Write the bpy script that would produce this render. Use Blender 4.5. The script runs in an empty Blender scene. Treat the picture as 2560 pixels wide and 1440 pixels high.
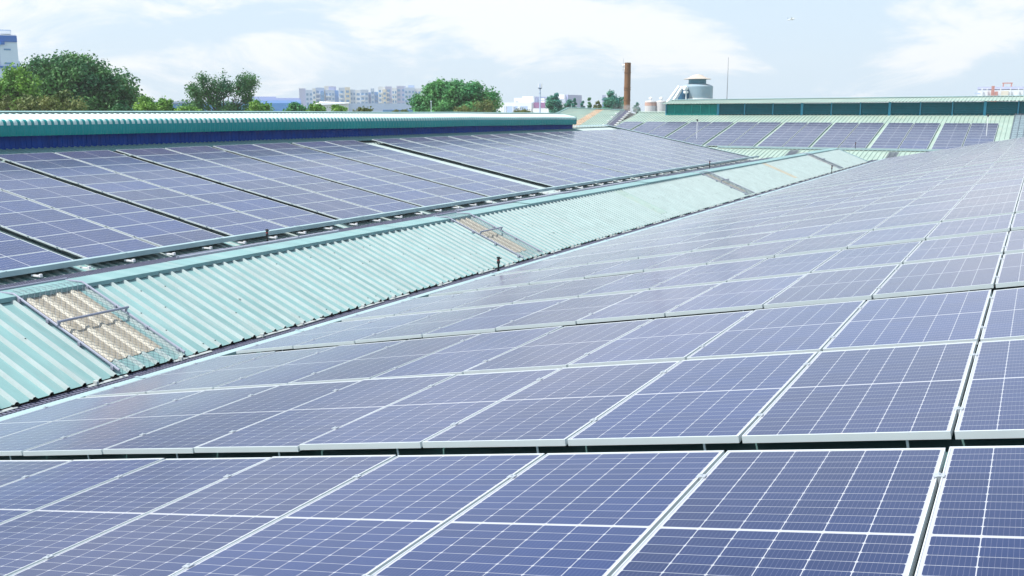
import bpy, bmesh, math, random
from mathutils import Vector, Matrix
random.seed(7)
scene = bpy.context.scene
COL = scene.collection

# ------------------------------------------------------------------ camera
FPX = 2412.35                                   # focal length in pixels of a 2560 px wide picture
BM = Matrix(((0.8793892, -0.0849769, 0.4684588),
             (0.4761035, 0.1578649, -0.8651036),
             (-0.0004394, 0.9837975, 0.1792825)))
cam = bpy.data.cameras.new('camera')
cam.sensor_width = 36.0
cam.lens = 36.0 * FPX / 2560.0
cam.clip_start = 0.1
cam.clip_end = 20000
cam_ob = bpy.data.objects.new('camera', cam)
cam_ob.matrix_world = BM.to_4x4()
COL.objects.link(cam_ob)
scene.camera = cam_ob

# ------------------------------------------------------------------ sun and sky
SUN_EL = math.radians(60)
SUN_AZ = Vector((-0.75, -0.66, 0)).normalized()
to_sun = Vector((SUN_AZ.x * math.cos(SUN_EL), SUN_AZ.y * math.cos(SUN_EL), math.sin(SUN_EL)))
sl = bpy.data.lights.new('sun', 'SUN')
sl.energy = 5.0
sl.angle = math.radians(0.5)
sl.color = (1.0, 0.965, 0.90)
so = bpy.data.objects.new('sun', sl)
so.rotation_euler = to_sun.to_track_quat('Z', 'Y').to_euler()
so.location = (0, 0, 60)
COL.objects.link(so)

world = bpy.data.worlds.new('World')
scene.world = world
world.use_nodes = True
wn = world.node_tree.nodes
wl = world.node_tree.links
wn.clear()


def N(nt, kind, **kw):
    n = nt.nodes.new(kind)
    for k, v in kw.items():
        setattr(n, k, v)
    return n


def build_sky():
    nt = world.node_tree
    out = N(nt, 'ShaderNodeOutputWorld')
    bg = N(nt, 'ShaderNodeBackground')
    bg.inputs['Strength'].default_value = 0.11
    sky = N(nt, 'ShaderNodeTexSky', sky_type='NISHITA', sun_disc=False)
    sky.sun_elevation = SUN_EL
    sky.sun_rotation = math.atan2(SUN_AZ.x, SUN_AZ.y) % (2 * math.pi)
    sky.air_density = 1.0
    sky.dust_density = 1.6
    tc = N(nt, 'ShaderNodeTexCoord')
    sep = N(nt, 'ShaderNodeSeparateXYZ')
    wl.new(tc.outputs['Generated'], sep.inputs[0])

    def math_n(op, a, b=None, clamp=False):
        m = N(nt, 'ShaderNodeMath', operation=op, use_clamp=clamp)
        for i, v in enumerate((a, b)):
            if v is None:
                continue
            if isinstance(v, (int, float)):
                m.inputs[i].default_value = v
            else:
                wl.new(v, m.inputs[i])
        return m.outputs[0]
    x, y, z = sep.outputs
    # clouds drawn on the dome by compass angle and height
    az = math_n('ARCTAN2', x, y)
    el = math_n('ARCSINE', z)
    cmb = N(nt, 'ShaderNodeCombineXYZ')
    wl.new(az, cmb.inputs[0])
    wl.new(math_n('MULTIPLY', el, 2.6), cmb.inputs[1])
    n1 = N(nt, 'ShaderNodeTexNoise')
    n1.inputs['Scale'].default_value = 7.5
    n1.inputs['Detail'].default_value = 9
    n1.inputs['Roughness'].default_value = 0.63
    n1.inputs['Distortion'].default_value = 0.5
    mp = N(nt, 'ShaderNodeMapping')
    mp.inputs['Location'].default_value = (3.1, 0.4, 0)
    mp.inputs['Rotation'].default_value = (0, 0, math.radians(8))
    wl.new(cmb.outputs[0], mp.inputs[0])
    wl.new(mp.outputs[0], n1.inputs['Vector'])
    # broad cloud banks round the compass (azimuth from the +Y axis, elevation)

    def lobe(a0, e0, wa, we, rot=0.0):
        da = math_n('SUBTRACT', az, math.radians(a0))
        de = math_n('SUBTRACT', el, math.radians(e0))
        c, s = math.cos(math.radians(rot)), math.sin(math.radians(rot))
        p = math_n('ADD', math_n('MULTIPLY', da, c), math_n('MULTIPLY', de, s))
        q = math_n('SUBTRACT', math_n('MULTIPLY', de, c), math_n('MULTIPLY', da, s))
        p = math_n('DIVIDE', p, math.radians(wa))
        q = math_n('DIVIDE', q, math.radians(we))
        r2 = math_n('ADD', math_n('MULTIPLY', p, p), math_n('MULTIPLY', q, q))
        return math_n('POWER', 2.71828, math_n('MULTIPLY', r2, -1.0))
    tot = None
    for args in LOBES:
        amp = args[5]
        l = math_n('MULTIPLY', lobe(*args[:5]), amp)
        tot = l if tot is None else math_n('ADD', tot, l)
    dens = math_n('ADD', math_n('MULTIPLY', math_n('SUBTRACT', n1.outputs['Fac'], 0.5), 2.7), tot)
    mr = N(nt, 'ShaderNodeMapRange', interpolation_type='SMOOTHSTEP')
    mr.inputs['From Min'].default_value = 0.06
    mr.inputs['From Max'].default_value = 0.62
    mr.inputs['To Min'].default_value = 0.0
    mr.inputs['To Max'].default_value = 0.84
    wl.new(dens, mr.inputs['Value'])
    # thin bright veil low in the sky
    veil = N(nt, 'ShaderNodeMix', data_type='RGBA')
    vr = N(nt, 'ShaderNodeMapRange', interpolation_type='SMOOTHSTEP')
    vr.inputs['From Min'].default_value = 0.20
    vr.inputs['From Max'].default_value = 0.85
    vr.inputs['To Min'].default_value = 0.88
    vr.inputs['To Max'].default_value = 0.30
    wl.new(z, vr.inputs['Value'])
    wl.new(vr.outputs[0], veil.inputs['Factor'])
    wl.new(sky.outputs[0], veil.inputs['A'])
    veil.inputs['B'].default_value = VEIL
    mix = N(nt, 'ShaderNodeMix', data_type='RGBA')
    wl.new(mr.outputs[0], mix.inputs['Factor'])
    wl.new(veil.outputs['Result'], mix.inputs['A'])
    mix.inputs['B'].default_value = CLOUD
    wl.new(mix.outputs['Result'], bg.inputs['Color'])
    wl.new(bg.outputs[0], out.inputs['Surface'])


VEIL = (5.3, 6.55, 7.7, 1)
CLOUD = (7.6, 7.75, 7.9, 1)
# azimuth (degrees right of +Y), elevation, half widths, tilt, strength
LOBES = [(-30, 5.4, 13, 2.3, -4, 0.62), (-20, 3.4, 9, 1.3, -8, 0.30), (-4, 5.2, 6.5, 3.6, 8, 0.58),
         (-46, 3.0, 4, 0.9, 0, 0.22), (-54, 3, 8, 9, 0, 0.36), (-12.5, 5.0, 2.8, 3.4, 30, -0.75),
         (-18, 1.2, 16, 1.2, 0, -0.12), (1.5, 2.0, 3, 1.5, 0, -0.5), (120, 35, 60, 25, 0, 0.3), (-120, 30, 50, 25, 0, 0.2)]
build_sky()

vs = scene.view_settings
vs.view_transform = 'Standard'
vs.look = 'None'
vs.exposure = 0.35
vs.gamma = 1.0
vs.use_curve_mapping = False

# ------------------------------------------------------------------ helpers


def mat(name, color, rough=0.6, spec=0.4, metal=0.0, var=0.0, vscale=1.0, vstretch=(1, 1, 1), stain=None,
        stain_amt=0.0, coat=0.0, bump=0.0):
    m = bpy.data.materials.new(name)
    m.use_nodes = True
    nt = m.node_tree
    b = nt.nodes['Principled BSDF']
    b.inputs['Roughness'].default_value = rough
    b.inputs['Specular IOR Level'].default_value = spec
    b.inputs['Metallic'].default_value = metal
    b.inputs['Coat Weight'].default_value = coat
    c = (*color, 1)
    b.inputs['Base Color'].default_value = c
    if var > 0 or stain:
        tc = N(nt, 'ShaderNodeTexCoord')
        mp = N(nt, 'ShaderNodeMapping')
        mp.inputs['Scale'].default_value = vstretch
        nt.links.new(tc.outputs['Object'], mp.inputs[0])
        nz = N(nt, 'ShaderNodeTexNoise')
        nz.inputs['Scale'].default_value = vscale
        nz.inputs['Detail'].default_value = 6
        nz.inputs['Roughness'].default_value = 0.6
        nt.links.new(mp.outputs[0], nz.inputs['Vector'])
        mr = N(nt, 'ShaderNodeMapRange')
        mr.inputs['From Min'].default_value = 0.3
        mr.inputs['From Max'].default_value = 0.7
        mr.inputs['To Min'].default_value = 1 - var
        mr.inputs['To Max'].default_value = 1 + var
        nt.links.new(nz.outputs['Fac'], mr.inputs['Value'])
        mx = N(nt, 'ShaderNodeVectorMath', operation='SCALE')
        mx.inputs[0].default_value = color
        nt.links.new(mr.outputs[0], mx.inputs['Scale'])
        last = mx.outputs[0]
        if stain:
            n2 = N(nt, 'ShaderNodeTexNoise')
            n2.inputs['Scale'].default_value = vscale * 1.7
            n2.inputs['Detail'].default_value = 8
            nt.links.new(mp.outputs[0], n2.inputs['Vector'])
            r2 = N(nt, 'ShaderNodeMapRange')
            r2.inputs['From Min'].default_value = 0.52
            r2.inputs['From Max'].default_value = 0.72
            r2.inputs['To Max'].default_value = stain_amt
            nt.links.new(n2.outputs['Fac'], r2.inputs['Value'])
            mm = N(nt, 'ShaderNodeMix', data_type='RGBA')
            nt.links.new(r2.outputs[0], mm.inputs['Factor'])
            nt.links.new(last, mm.inputs['A'])
            mm.inputs['B'].default_value = (*stain, 1)
            last = mm.outputs['Result']
        nt.links.new(last, b.inputs['Base Color'])
        if bump > 0:
            bp = N(nt, 'ShaderNodeBump')
            bp.inputs['Strength'].default_value = bump
            bp.inputs['Distance'].default_value = 0.01
            nt.links.new(nz.outputs['Fac'], bp.inputs['Height'])
            nt.links.new(bp.outputs[0], b.inputs['Normal'])
    return m


def obj(name, bm, m, parent=None, smooth=False):
    me = bpy.data.meshes.new(name)
    bm.normal_update()
    bm.to_mesh(me)
    bm.free()
    if isinstance(m, (list, tuple)):
        for k in m:
            me.materials.append(k)
    else:
        me.materials.append(m)
    if smooth:
        me.polygons.foreach_set('use_smooth', [True] * len(me.polygons))
    o = bpy.data.objects.new(name, me)
    COL.objects.link(o)
    if parent:
        o.parent = parent
    return o


def tag(o, label, cat=None, group=None, kind=None):
    if label:
        o['label'] = label
    if cat:
        o['category'] = cat
    if group:
        o['group'] = group
    if kind:
        o['kind'] = kind
    return o


def thing(name, label, cat, loc=(0, 0, 0), rotz=0.0, group=None):
    o = bpy.data.objects.new(name, None)
    o.empty_display_size = 0.3
    o.location = loc
    o.rotation_euler = (0, 0, rotz)
    COL.objects.link(o)
    return tag(o, label, cat, group)


def box(bm, c, s, rot=None, mi=0):
    """box centred at c, full size s, optional 3x3 rotation"""
    vs_ = []
    for dx in (-.5, .5):
        for dy in (-.5, .5):
            for dz in (-.5, .5):
                v = Vector((dx * s[0], dy * s[1], dz * s[2]))
                if rot:
                    v = rot @ v
                vs_.append(bm.verts.new(v + Vector(c)))
    for f in ((0, 1, 3, 2), (4, 6, 7, 5), (0, 4, 5, 1), (2, 3, 7, 6), (0, 2, 6, 4), (1, 5, 7, 3)):
        fc = bm.faces.new([vs_[i] for i in f])
        fc.material_index = mi


def box2(bm, a, b, mi=0):
    box(bm, [(a[i] + b[i]) / 2 for i in range(3)], [abs(b[i] - a[i]) for i in range(3)], mi=mi)


def tube(bm, pts, radii, seg=8, cap=True):
    """round tube through points, radius per point (or one radius)"""
    if isinstance(radii, (int, float)):
        radii = [radii] * len(pts)
    pts = [Vector(p) for p in pts]
    rings = []
    for i, p in enumerate(pts):
        d = (pts[min(i + 1, len(pts) - 1)] - pts[max(i - 1, 0)]).normalized()
        up = Vector((0, 0, 1)) if abs(d.z) < 0.95 else Vector((1, 0, 0))
        a = d.cross(up).normalized()
        b = d.cross(a).normalized()
        rings.append([bm.verts.new(p + (a * math.cos(t) + b * math.sin(t)) * radii[i])
                      for t in [2 * math.pi * k / seg for k in range(seg)]])
    for r0, r1 in zip(rings, rings[1:]):
        for k in range(seg):
            bm.faces.new((r0[k], r0[(k + 1) % seg], r1[(k + 1) % seg], r1[k]))
    if cap:
        bm.faces.new(rings[0][::-1])
        bm.faces.new(rings[-1])


def bar(bm, p, q, w, h=None):
    """square bar from p to q"""
    p, q = Vector(p), Vector(q)
    h = h or w
    d = q - p
    L = d.length
    d.normalize()
    up = Vector((0, 0, 1)) if abs(d.z) < 0.95 else Vector((1, 0, 0))
    a = d.cross(up).normalized()
    b = a.cross(d).normalized()
    rot = Matrix((a, d, b)).transposed()
    box(bm, (p + q) / 2, (w, L, h), rot)


def lathe(bm, prof, c=(0, 0, 0), seg=32):
    rings = []
    for r, z in prof:
        rings.append([bm.verts.new((c[0] + r * math.cos(2 * math.pi * k / seg), c[1] + r * math.sin(2 * math.pi * k / seg), c[2] + z))
                      for k in range(seg)])
    for r0, r1 in zip(rings, rings[1:]):
        for k in range(seg):
            bm.faces.new((r0[k], r0[(k + 1) % seg], r1[(k + 1) % seg], r1[k]))
    bm.faces.new(rings[0][::-1])
    bm.faces.new(rings[-1])


def ribs(L, pitch, wb, wt, h, phase=0.0):
    """profile (distance, height) of a trapezoid-ribbed sheet of length L"""
    out = [(0.0, 0.0)]
    t = phase + pitch / 2
    while t + wb / 2 < L:
        out += [(t - wb / 2, 0), (t - wt / 2, h), (t + wt / 2, h), (t + wb / 2, 0)]
        # two shallow stiffening folds in the pan
        t += pitch
    out.append((L, 0.0))
    return out


def rib_sheet(bm, path, across, L, prof):
    """sheet of rib profile extruded along path = [(point, normal), ...]; across = unit vector"""
    across = Vector(across)
    prev = None
    for p, n in path:
        p, n = Vector(p), Vector(n)
        row = [bm.verts.new(p + across * t + n * h) for t, h in prof]
        if prev:
            for i in range(len(row) - 1):
                fc = bm.faces.new((prev[i], prev[i + 1], row[i + 1], row[i]))
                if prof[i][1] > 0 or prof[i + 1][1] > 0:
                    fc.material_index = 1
        prev = row


def quad(bm, a, b, c, d):
    return bm.faces.new([bm.verts.new(v) for v in (a, b, c, d)])


def px_ray(px, py):
    """world direction seen at a photo pixel; used only to find where distant things stand"""
    return BM @ Vector((px - 1280, -(py - 720), -FPX))


def stand(px, d, z=0.0):
    w = px_ray(px, 279.8)
    w.z = 0
    w.normalize()
    return Vector((w.x * d, w.y * d, z))


def hgt(py, px, d):
    w = px_ray(px, py)
    return d * w.z / math.hypot(w.x, w.y)


def project(q):
    c = BM.transposed() @ Vector(q)
    return 1280 + FPX * c.x / -c.z, 720 - FPX * c.y / -c.z


def ordinal(n):
    base = ['zeroth', 'first', 'second', 'third', 'fourth', 'fifth', 'sixth', 'seventh', 'eighth', 'ninth', 'tenth',
            'eleventh', 'twelfth', 'thirteenth', 'fourteenth', 'fifteenth', 'sixteenth', 'seventeenth', 'eighteenth', 'nineteenth']
    if n < 20:
        return base[n]
    tens = {2: 'twent', 3: 'thirt', 4: 'fort'}[n // 10]
    return tens + 'ieth' if n % 10 == 0 else tens + 'y-' + base[n % 10]


GROUND = -11.0
A_R, A_L, A_F = 0.18420, 0.19170, 0.18632
H_R, U0_R = 1.3977, -1.5226
D_L, D_F = 6.578, 17.820
UR = Vector((math.cos(A_R), 0, math.sin(A_R)))
NR = Vector((-math.sin(A_R), 0, math.cos(A_R)))
UL = Vector((math.cos(A_L), 0, -math.sin(A_L)))
NL = Vector((math.sin(A_L), 0, math.cos(A_L)))
UF = Vector((0, math.cos(A_F), math.sin(A_F)))
NF = Vector((0, -math.sin(A_F), math.cos(A_F)))
EY = Vector((0, 1, 0))
EX = Vector((1, 0, 0))


def PR(u, y, o=0.0):
    return UR * u + NR * (-H_R + o) + EY * y


def PL(u, y, o=0.0):
    return UL * u + NL * (-D_L + o) + EY * y


def PF(x, u, o=0.0):
    return UF * u + NF * (-D_F + o) + EX * x


OFF = -0.135     # roof sheet below the panels' top
OFF_L = -0.205

# ------------------------------------------------------------------ materials
M_TEAL = mat('teal_roof_paint', (0.195, 0.345, 0.350), 0.45, 0.35, var=0.15, vscale=1.2, vstretch=(0.35, 2.4, 1),
             stain=(0.30, 0.38, 0.38), stain_amt=0.6)
M_TEAL_RIB = mat('pale_rib_paint', (0.36, 0.44, 0.44), 0.45, 0.35, var=0.10, vscale=2.5)  # ribs coloured paler than the pans between them
M_CREAM_RIB = mat('skylight_rib', (0.42, 0.40, 0.335), 0.5, 0.4, var=0.1, vscale=4)
M_TEAL_DEEP = mat('teal_sheet', (0.004, 0.25, 0.255), 0.32, 0.28, var=0.07, vscale=1.5, vstretch=(1, 0.4, 1))
M_STRIP = mat('eave_strip_paint', (0.42, 0.46, 0.46), 0.5, 0.3, var=0.15, vscale=3)
M_SCREW = mat('screw_heads', (0.06, 0.09, 0.09), 0.6, 0.3)
M_LIT_TOP = mat('sunlit_top_sheet', (0.52, 0.66, 0.64), 0.45, 0.4, var=0.07, vscale=1.5)  # sunlight on the teal vent cover painted in as a paler tone
M_LEFTROOF = mat('left_roof_paint', (0.185, 0.345, 0.35), 0.45, 0.35, var=0.10, vscale=1.2, vstretch=(0.5, 2, 1))
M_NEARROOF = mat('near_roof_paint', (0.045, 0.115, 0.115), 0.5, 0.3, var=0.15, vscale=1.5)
M_FARROOF = mat('far_roof_paint', (0.30, 0.40, 0.35), 0.5, 0.4, var=0.10, vscale=0.6, stain=(0.5, 0.5, 0.4), stain_amt=0.35)
M_BLUE = mat('blue_sheet', (0.0, 0.045, 0.26), 0.55, 0.12, var=0.25, vscale=2.0, vstretch=(1, 3, 0.4))
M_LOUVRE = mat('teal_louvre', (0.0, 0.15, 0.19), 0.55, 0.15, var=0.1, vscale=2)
M_LOUVRE_LIT = mat('lit_teal_louvre', (0.0, 0.32, 0.29), 0.55, 0.15, var=0.1, vscale=2)  # lit copy of the louvre colour, for the left bay
M_POST = mat('teal_post', (0.02, 0.26, 0.40), 0.5, 0.4)
M_ALU = mat('aluminium_frame', (0.64, 0.70, 0.725), 0.35, 0.5, metal=0.2, var=0.03, vscale=4)
M_CLAMP = mat('clamp_steel', (0.62, 0.66, 0.70), 0.3, 0.6, metal=0.6)
M_GALV = mat('galvanised', (0.62, 0.66, 0.70), 0.42, 0.5, metal=0.35, var=0.10, vscale=3)
M_TRAY = mat('tray_paint', (0.31, 0.43, 0.46), 0.4, 0.4, var=0.10, vscale=1.5)
M_GRATE = mat('grating_steel', (0.16, 0.165, 0.24), 0.5, 0.5, metal=0.3, var=0.1, vscale=5)
M_GUTTER = mat('gutter', (0.05, 0.12, 0.19), 0.5, 0.4, var=0.2, vscale=2)
M_CREAM = mat('skylight_sheet', (0.325, 0.298, 0.243), 0.5, 0.3, var=0.06, vscale=1.2, stain=(0.38, 0.33, 0.25), stain_amt=0.4)
M_CREAM2 = mat('faded_skylight_sheet', (0.30, 0.40, 0.375), 0.45, 0.35, var=0.08, vscale=2, stain=(0.36, 0.38, 0.32), stain_amt=0.5)
M_PEACH = mat('rust_stained_skylight', (0.38, 0.36, 0.29), 0.45, 0.4, var=0.1, vscale=2)
M_RAIL = mat('guard_rail_steel', (0.30, 0.32, 0.40), 0.4, 0.5, metal=0.3, var=0.1, vscale=6)
M_WIRE = mat('wire', (0.20, 0.24, 0.28), 0.5, 0.4, metal=0.3)
M_BLACK = mat('black_plastic', (0.012, 0.014, 0.018), 0.45, 0.4)
M_RED = mat('red_ring', (0.45, 0.03, 0.03), 0.5, 0.4)
M_WHITE = mat('white_paint', (0.78, 0.79, 0.80), 0.5, 0.4, var=0.04, vscale=2)
M_FOAM = mat('black_foam', (0.012, 0.013, 0.012), 0.9, 0.1)


def panel_material():
    m = bpy.data.materials.new('solar_cells')
    m.use_nodes = True
    nt = m.node_tree
    L = nt.links
    b = nt.nodes['Principled BSDF']
    uv = N(nt, 'ShaderNodeUVMap')
    uv.uv_map = 'UVMap'
    sp = N(nt, 'ShaderNodeSeparateXYZ')
    L.new(uv.outputs[0], sp.inputs[0])

    def mth(op, a, c=None, clamp=False):
        q = N(nt, 'ShaderNodeMath', operation=op, use_clamp=clamp)
        for i, v in enumerate((a, c)):
            if v is None:
                continue
            if isinstance(v, (int, float)):
                q.inputs[i].default_value = v
            else:
                L.new(v, q.inputs[i])
        return q.outputs[0]
    u, v = sp.outputs[0], sp.outputs[1]         # metres from the glass centre
    CP, RP, MID = 0.1600, 0.0822, 0.009         # column pitch, half-cell pitch, half of the middle bar
    av = mth('ABSOLUTE', v)
    vv = mth('SUBTRACT', av, MID)
    cu = mth('PINGPONG', u, CP / 2)             # u = 0 lies on a column gap
    # distance to the nearest column gap
    du = cu
    dv = mth('PINGPONG', vv, RP / 2)
    line_u = mth('LESS_THAN', du, 0.0017)
    line_v = mth('LESS_THAN', dv, 0.0012)
    midb = mth('LESS_THAN', av, MID)
    dia = mth('LESS_THAN', mth('ADD', du, dv), 0.0085)
    edge_u = mth('GREATER_THAN', mth('ABSOLUTE', u), 3 * CP)
    edge_v = mth('GREATER_THAN', av, 12 * RP + MID)
    w = line_u
    for k in (line_v, midb, dia, edge_u, edge_v):
        w = mth('MAXIMUM', w, k)
    bus = mth('LESS_THAN', mth('PINGPONG', mth('ADD', u, 0.0087), 0.0087), 0.0006)
    oi = N(nt, 'ShaderNodeObjectInfo')
    rnd = N(nt, 'ShaderNodeMapRange')
    rnd.inputs['To Min'].default_value = 0.80
    rnd.inputs['To Max'].default_value = 1.25
    L.new(oi.outputs['Random'], rnd.inputs['Value'])
    geo = N(nt, 'ShaderNodeNewGeometry')
    nz = N(nt, 'ShaderNodeTexNoise')
    nz.inputs['Scale'].default_value = 0.35
    nz.inputs['Detail'].default_value = 5
    L.new(geo.outputs['Position'], nz.inputs['Vector'])
    # cell to cell tint
    cell = N(nt, 'ShaderNodeCombineXYZ')
    L.new(mth('FLOOR', mth('DIVIDE', u, CP)), cell.inputs[0])
    L.new(mth('FLOOR', mth('DIVIDE', v, RP * 2)), cell.inputs[1])
    L.new(mth('MULTIPLY', oi.outputs['Random'], 50), cell.inputs[2])
    wnz = N(nt, 'ShaderNodeTexWhiteNoise')
    L.new(cell.outputs[0], wnz.inputs['Vector'])
    tint = mth('ADD', mth('MULTIPLY', wnz.outputs['Value'], 0.16), 0.92)
    base = N(nt, 'ShaderNodeVectorMath', operation='SCALE')
    base.inputs[0].default_value = CELL
    L.new(mth('MULTIPLY', tint, rnd.outputs[0]), base.inputs['Scale'])
    mb = N(nt, 'ShaderNodeMix', data_type='RGBA')
    L.new(mth('MULTIPLY', bus, 0.16), mb.inputs['Factor'])
    L.new(base.outputs[0], mb.inputs['A'])
    mb.inputs['B'].default_value = (0.5, 0.5, 0.6, 1)
    mw = N(nt, 'ShaderNodeMix', data_type='RGBA')
    L.new(w, mw.inputs['Factor'])
    L.new(mb.outputs['Result'], mw.inputs['A'])
    mw.inputs['B'].default_value = (0.40, 0.42, 0.47, 1)
    # thin even dust film, a little patchy
    md = N(nt, 'ShaderNodeMix', data_type='RGBA')
    dr = N(nt, 'ShaderNodeMapRange')
    dr.inputs['From Min'].default_value = 0.3
    dr.inputs['From Max'].default_value = 0.75
    dr.inputs['To Min'].default_value = 0.011
    dr.inputs['To Max'].default_value = 0.022
    L.new(nz.outputs['Fac'], dr.inputs['Value'])
    # the film looks denser at a slant: coverage = 1 - exp(-depth / cos)
    vc = N(nt, 'ShaderNodeVectorMath', operation='DOT_PRODUCT')
    L.new(geo.outputs['Incoming'], vc.inputs[0])
    L.new(geo.outputs['Normal'], vc.inputs[1])
    cosv = mth('MAXIMUM', mth('ABSOLUTE', vc.outputs['Value']), 0.05)
    cov = mth('SUBTRACT', 1.0, mth('POWER', 2.71828, mth('MULTIPLY', mth('DIVIDE', dr.outputs[0], cosv), -1.0)))
    L.new(cov, md.inputs['Factor'])
    L.new(mw.outputs['Result'], md.inputs['A'])
    md.inputs['B'].default_value = (0.52, 0.46, 0.48, 1)
    L.new(md.outputs['Result'], b.inputs['Base Color'])
    b.inputs['Roughness'].default_value = 0.17
    b.inputs['IOR'].default_value = 1.46
    b.inputs['Specular IOR Level'].default_value = 0.18
    b.inputs['Sheen Weight'].default_value = 0.20
    b.inputs['Sheen Roughness'].default_value = 0.32
    b.inputs['Sheen Tint'].default_value = (0.86, 0.84, 0.92, 1)
    return m


CELL = (0.004, 0.024, 0.108)
M_CELL = panel_material()
M_BACK = mat('shade_backsheet', (0.015, 0.016, 0.02), 0.7, 0.2)  # backsheet blackened to deepen the shade under the panels

# ------------------------------------------------------------------ solar panels
PW, PLN, PT = 0.994, 2.03, 0.038       # across the slope, along the ridge, frame depth
LIP, LIPE = 0.0045, 0.012     # rim width on the long sides and on the short ends


def frame_into(bm, M=None):
    w, l = PW / 2, PLN / 2
    bars = [((-w, -l, -PT), (w, -l + LIPE, 0)), ((-w, l - LIPE, -PT), (w, l, 0)),
            ((-w, -l + LIPE, -PT), (-w + LIP, l - LIPE, 0)), ((w - LIP, -l + LIPE, -PT), (w, l - LIPE, 0))]
    n0 = len(bm.verts)
    for a, b in bars:
        box2(bm, a, b)
    if M is not None:
        bm.verts.ensure_lookup_table()
        for i in range(n0, len(bm.verts)):
            bm.verts[i].co = M @ bm.verts[i].co


def glass_into(bm, M=None):
    uvl = bm.loops.layers.uv.get('UVMap') or bm.loops.layers.uv.new('UVMap')
    w, l = PW / 2 - LIP, PLN / 2 - LIPE
    for z, rev in ((-0.003, False), (-0.012, True)):
        cs = [(-w, -l), (w, -l), (w, l), (-w, l)]
        vs_ = []
        for x, y in cs:
            v = Vector((x, y, z))
            vs_.append(bm.verts.new(M @ v if M is not None else v))
        if rev:
            vs_ = vs_[::-1]
            cs = cs[::-1]
        f = bm.faces.new(vs_)
        f.material_index = 1 if rev else 0
        for lp, (x, y) in zip(f.loops, cs):
            lp[uvl].uv = (x, y)


bm = bmesh.new()
frame_into(bm)
fr0 = obj('frame', bm, M_ALU)
bm = bmesh.new()
glass_into(bm)
gl0 = obj('cell_sheet', bm, [M_CELL, M_BACK])
bm = bmesh.new()
box(bm, (0, 0, 0.003), (0.042, 0.036, 0.005))
box(bm, (0, 0, -0.02), (0.014, 0.034, 0.04))
tube(bm, [(0, 0, 0.005), (0, 0, 0.013)], 0.007, 6)
cl0 = obj('clamp', bm, M_CLAMP)
bm = bmesh.new()
box(bm, (0, 0, -0.075), (0.012, 0.006, 0.085))
box(bm, (-0.05, -0.06, -0.115), (0.012, 0.12, 0.006), Matrix.Rotation(.8, 3, 'Z'))
ft0 = obj('foot_bracket', bm, M_GALV)
PROTO = [fr0, gl0, cl0, ft0]

R_Y = [2.49, 4.775, 6.905, 9.245, 11.48, 13.9, 16.27, 18.35, 20.5, 22.67, 24.8, 26.92, 29.3, 31.75, 34.0, 36.9]
R_Y += [39.15 + 2.16 * i + (0.22 if i % 8 == 7 else 0) for i in range(15)]
R_END = R_Y[-1] + PLN
L_Y = [9.5, 11.68, 14.04, 16.17, 18.52, 20.65, 23.02, 25.17, 27.52, 29.66, 32.05, 34.2, 37.68, 39.98, 42.2, 44.5,
       46.9, 49.1, 51.35, 53.65, 56.0, 58.2, 60.4, 62.6, 64.85, 67.05]
L_U0 = -17.12
F_G = [-34.42, -29.93, -25.44, -20.94, -16.5, -11.98, -7.5]
rotR = Matrix((UR, EY, NR)).transposed()
rotL = Matrix((UL, EY, NL)).transposed()
rotF = Matrix((UF, -EX, NF)).transposed()

allp = []       # (matrix, kind, row, column)
for j, y in enumerate(R_Y):
    for k in range(-8, 3):
        allp.append((Matrix.Translation(PR(U0_R + (k + .5) * 1.012, y + PLN / 2)) @ rotR.to_4x4(), 'R', j, k))
for j, y in enumerate(L_Y):
    for k in range(10):
        allp.append((Matrix.Translation(PL(L_U0 - (k + .5) * 1.012, y + PLN / 2)) @ rotL.to_4x4(), 'L', j, k))
FX = []
for g in F_G:
    FX += [g + .175 + PLN / 2, g + .175 + PLN * 1.5 + .09]
FX = [-34.42 - .175 - PLN / 2] + FX
for j, x in enumerate(FX):
    for k in range(10):
        allp.append((Matrix.Translation(PF(x, 79.4 + (k + .5) * 1.012)) @ rotF.to_4x4(), 'F', j, k))


# no two modules sit at exactly the same angle
jit = random.Random(21)
allp = [(M @ Matrix.Rotation(math.radians(jit.gauss(0, .16)), 4, 'X') @ Matrix.Rotation(math.radians(jit.gauss(0, .22)), 4, 'Y'), kd, j, k) for M, kd, j, k in allp]


def clip_area(pts):
    for ax, lim, sg in ((0, 0, 1), (0, 2560, -1), (1, 0, 1), (1, 1440, -1)):
        out = []
        for i in range(len(pts)):
            a, b = pts[i - 1], pts[i]
            da, db = (a[ax] - lim) * sg, (b[ax] - lim) * sg
            if (da >= 0) != (db >= 0):
                t = da / (da - db)
                out.append((a[0] + (b[0] - a[0]) * t, a[1] + (b[1] - a[1]) * t))
            if db >= 0:
                out.append(b)
        pts = out
        if not pts:
            return 0.0
    return abs(sum(pts[i - 1][0] * pts[i][1] - pts[i][0] * pts[i - 1][1] for i in range(len(pts)))) / 2


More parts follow.
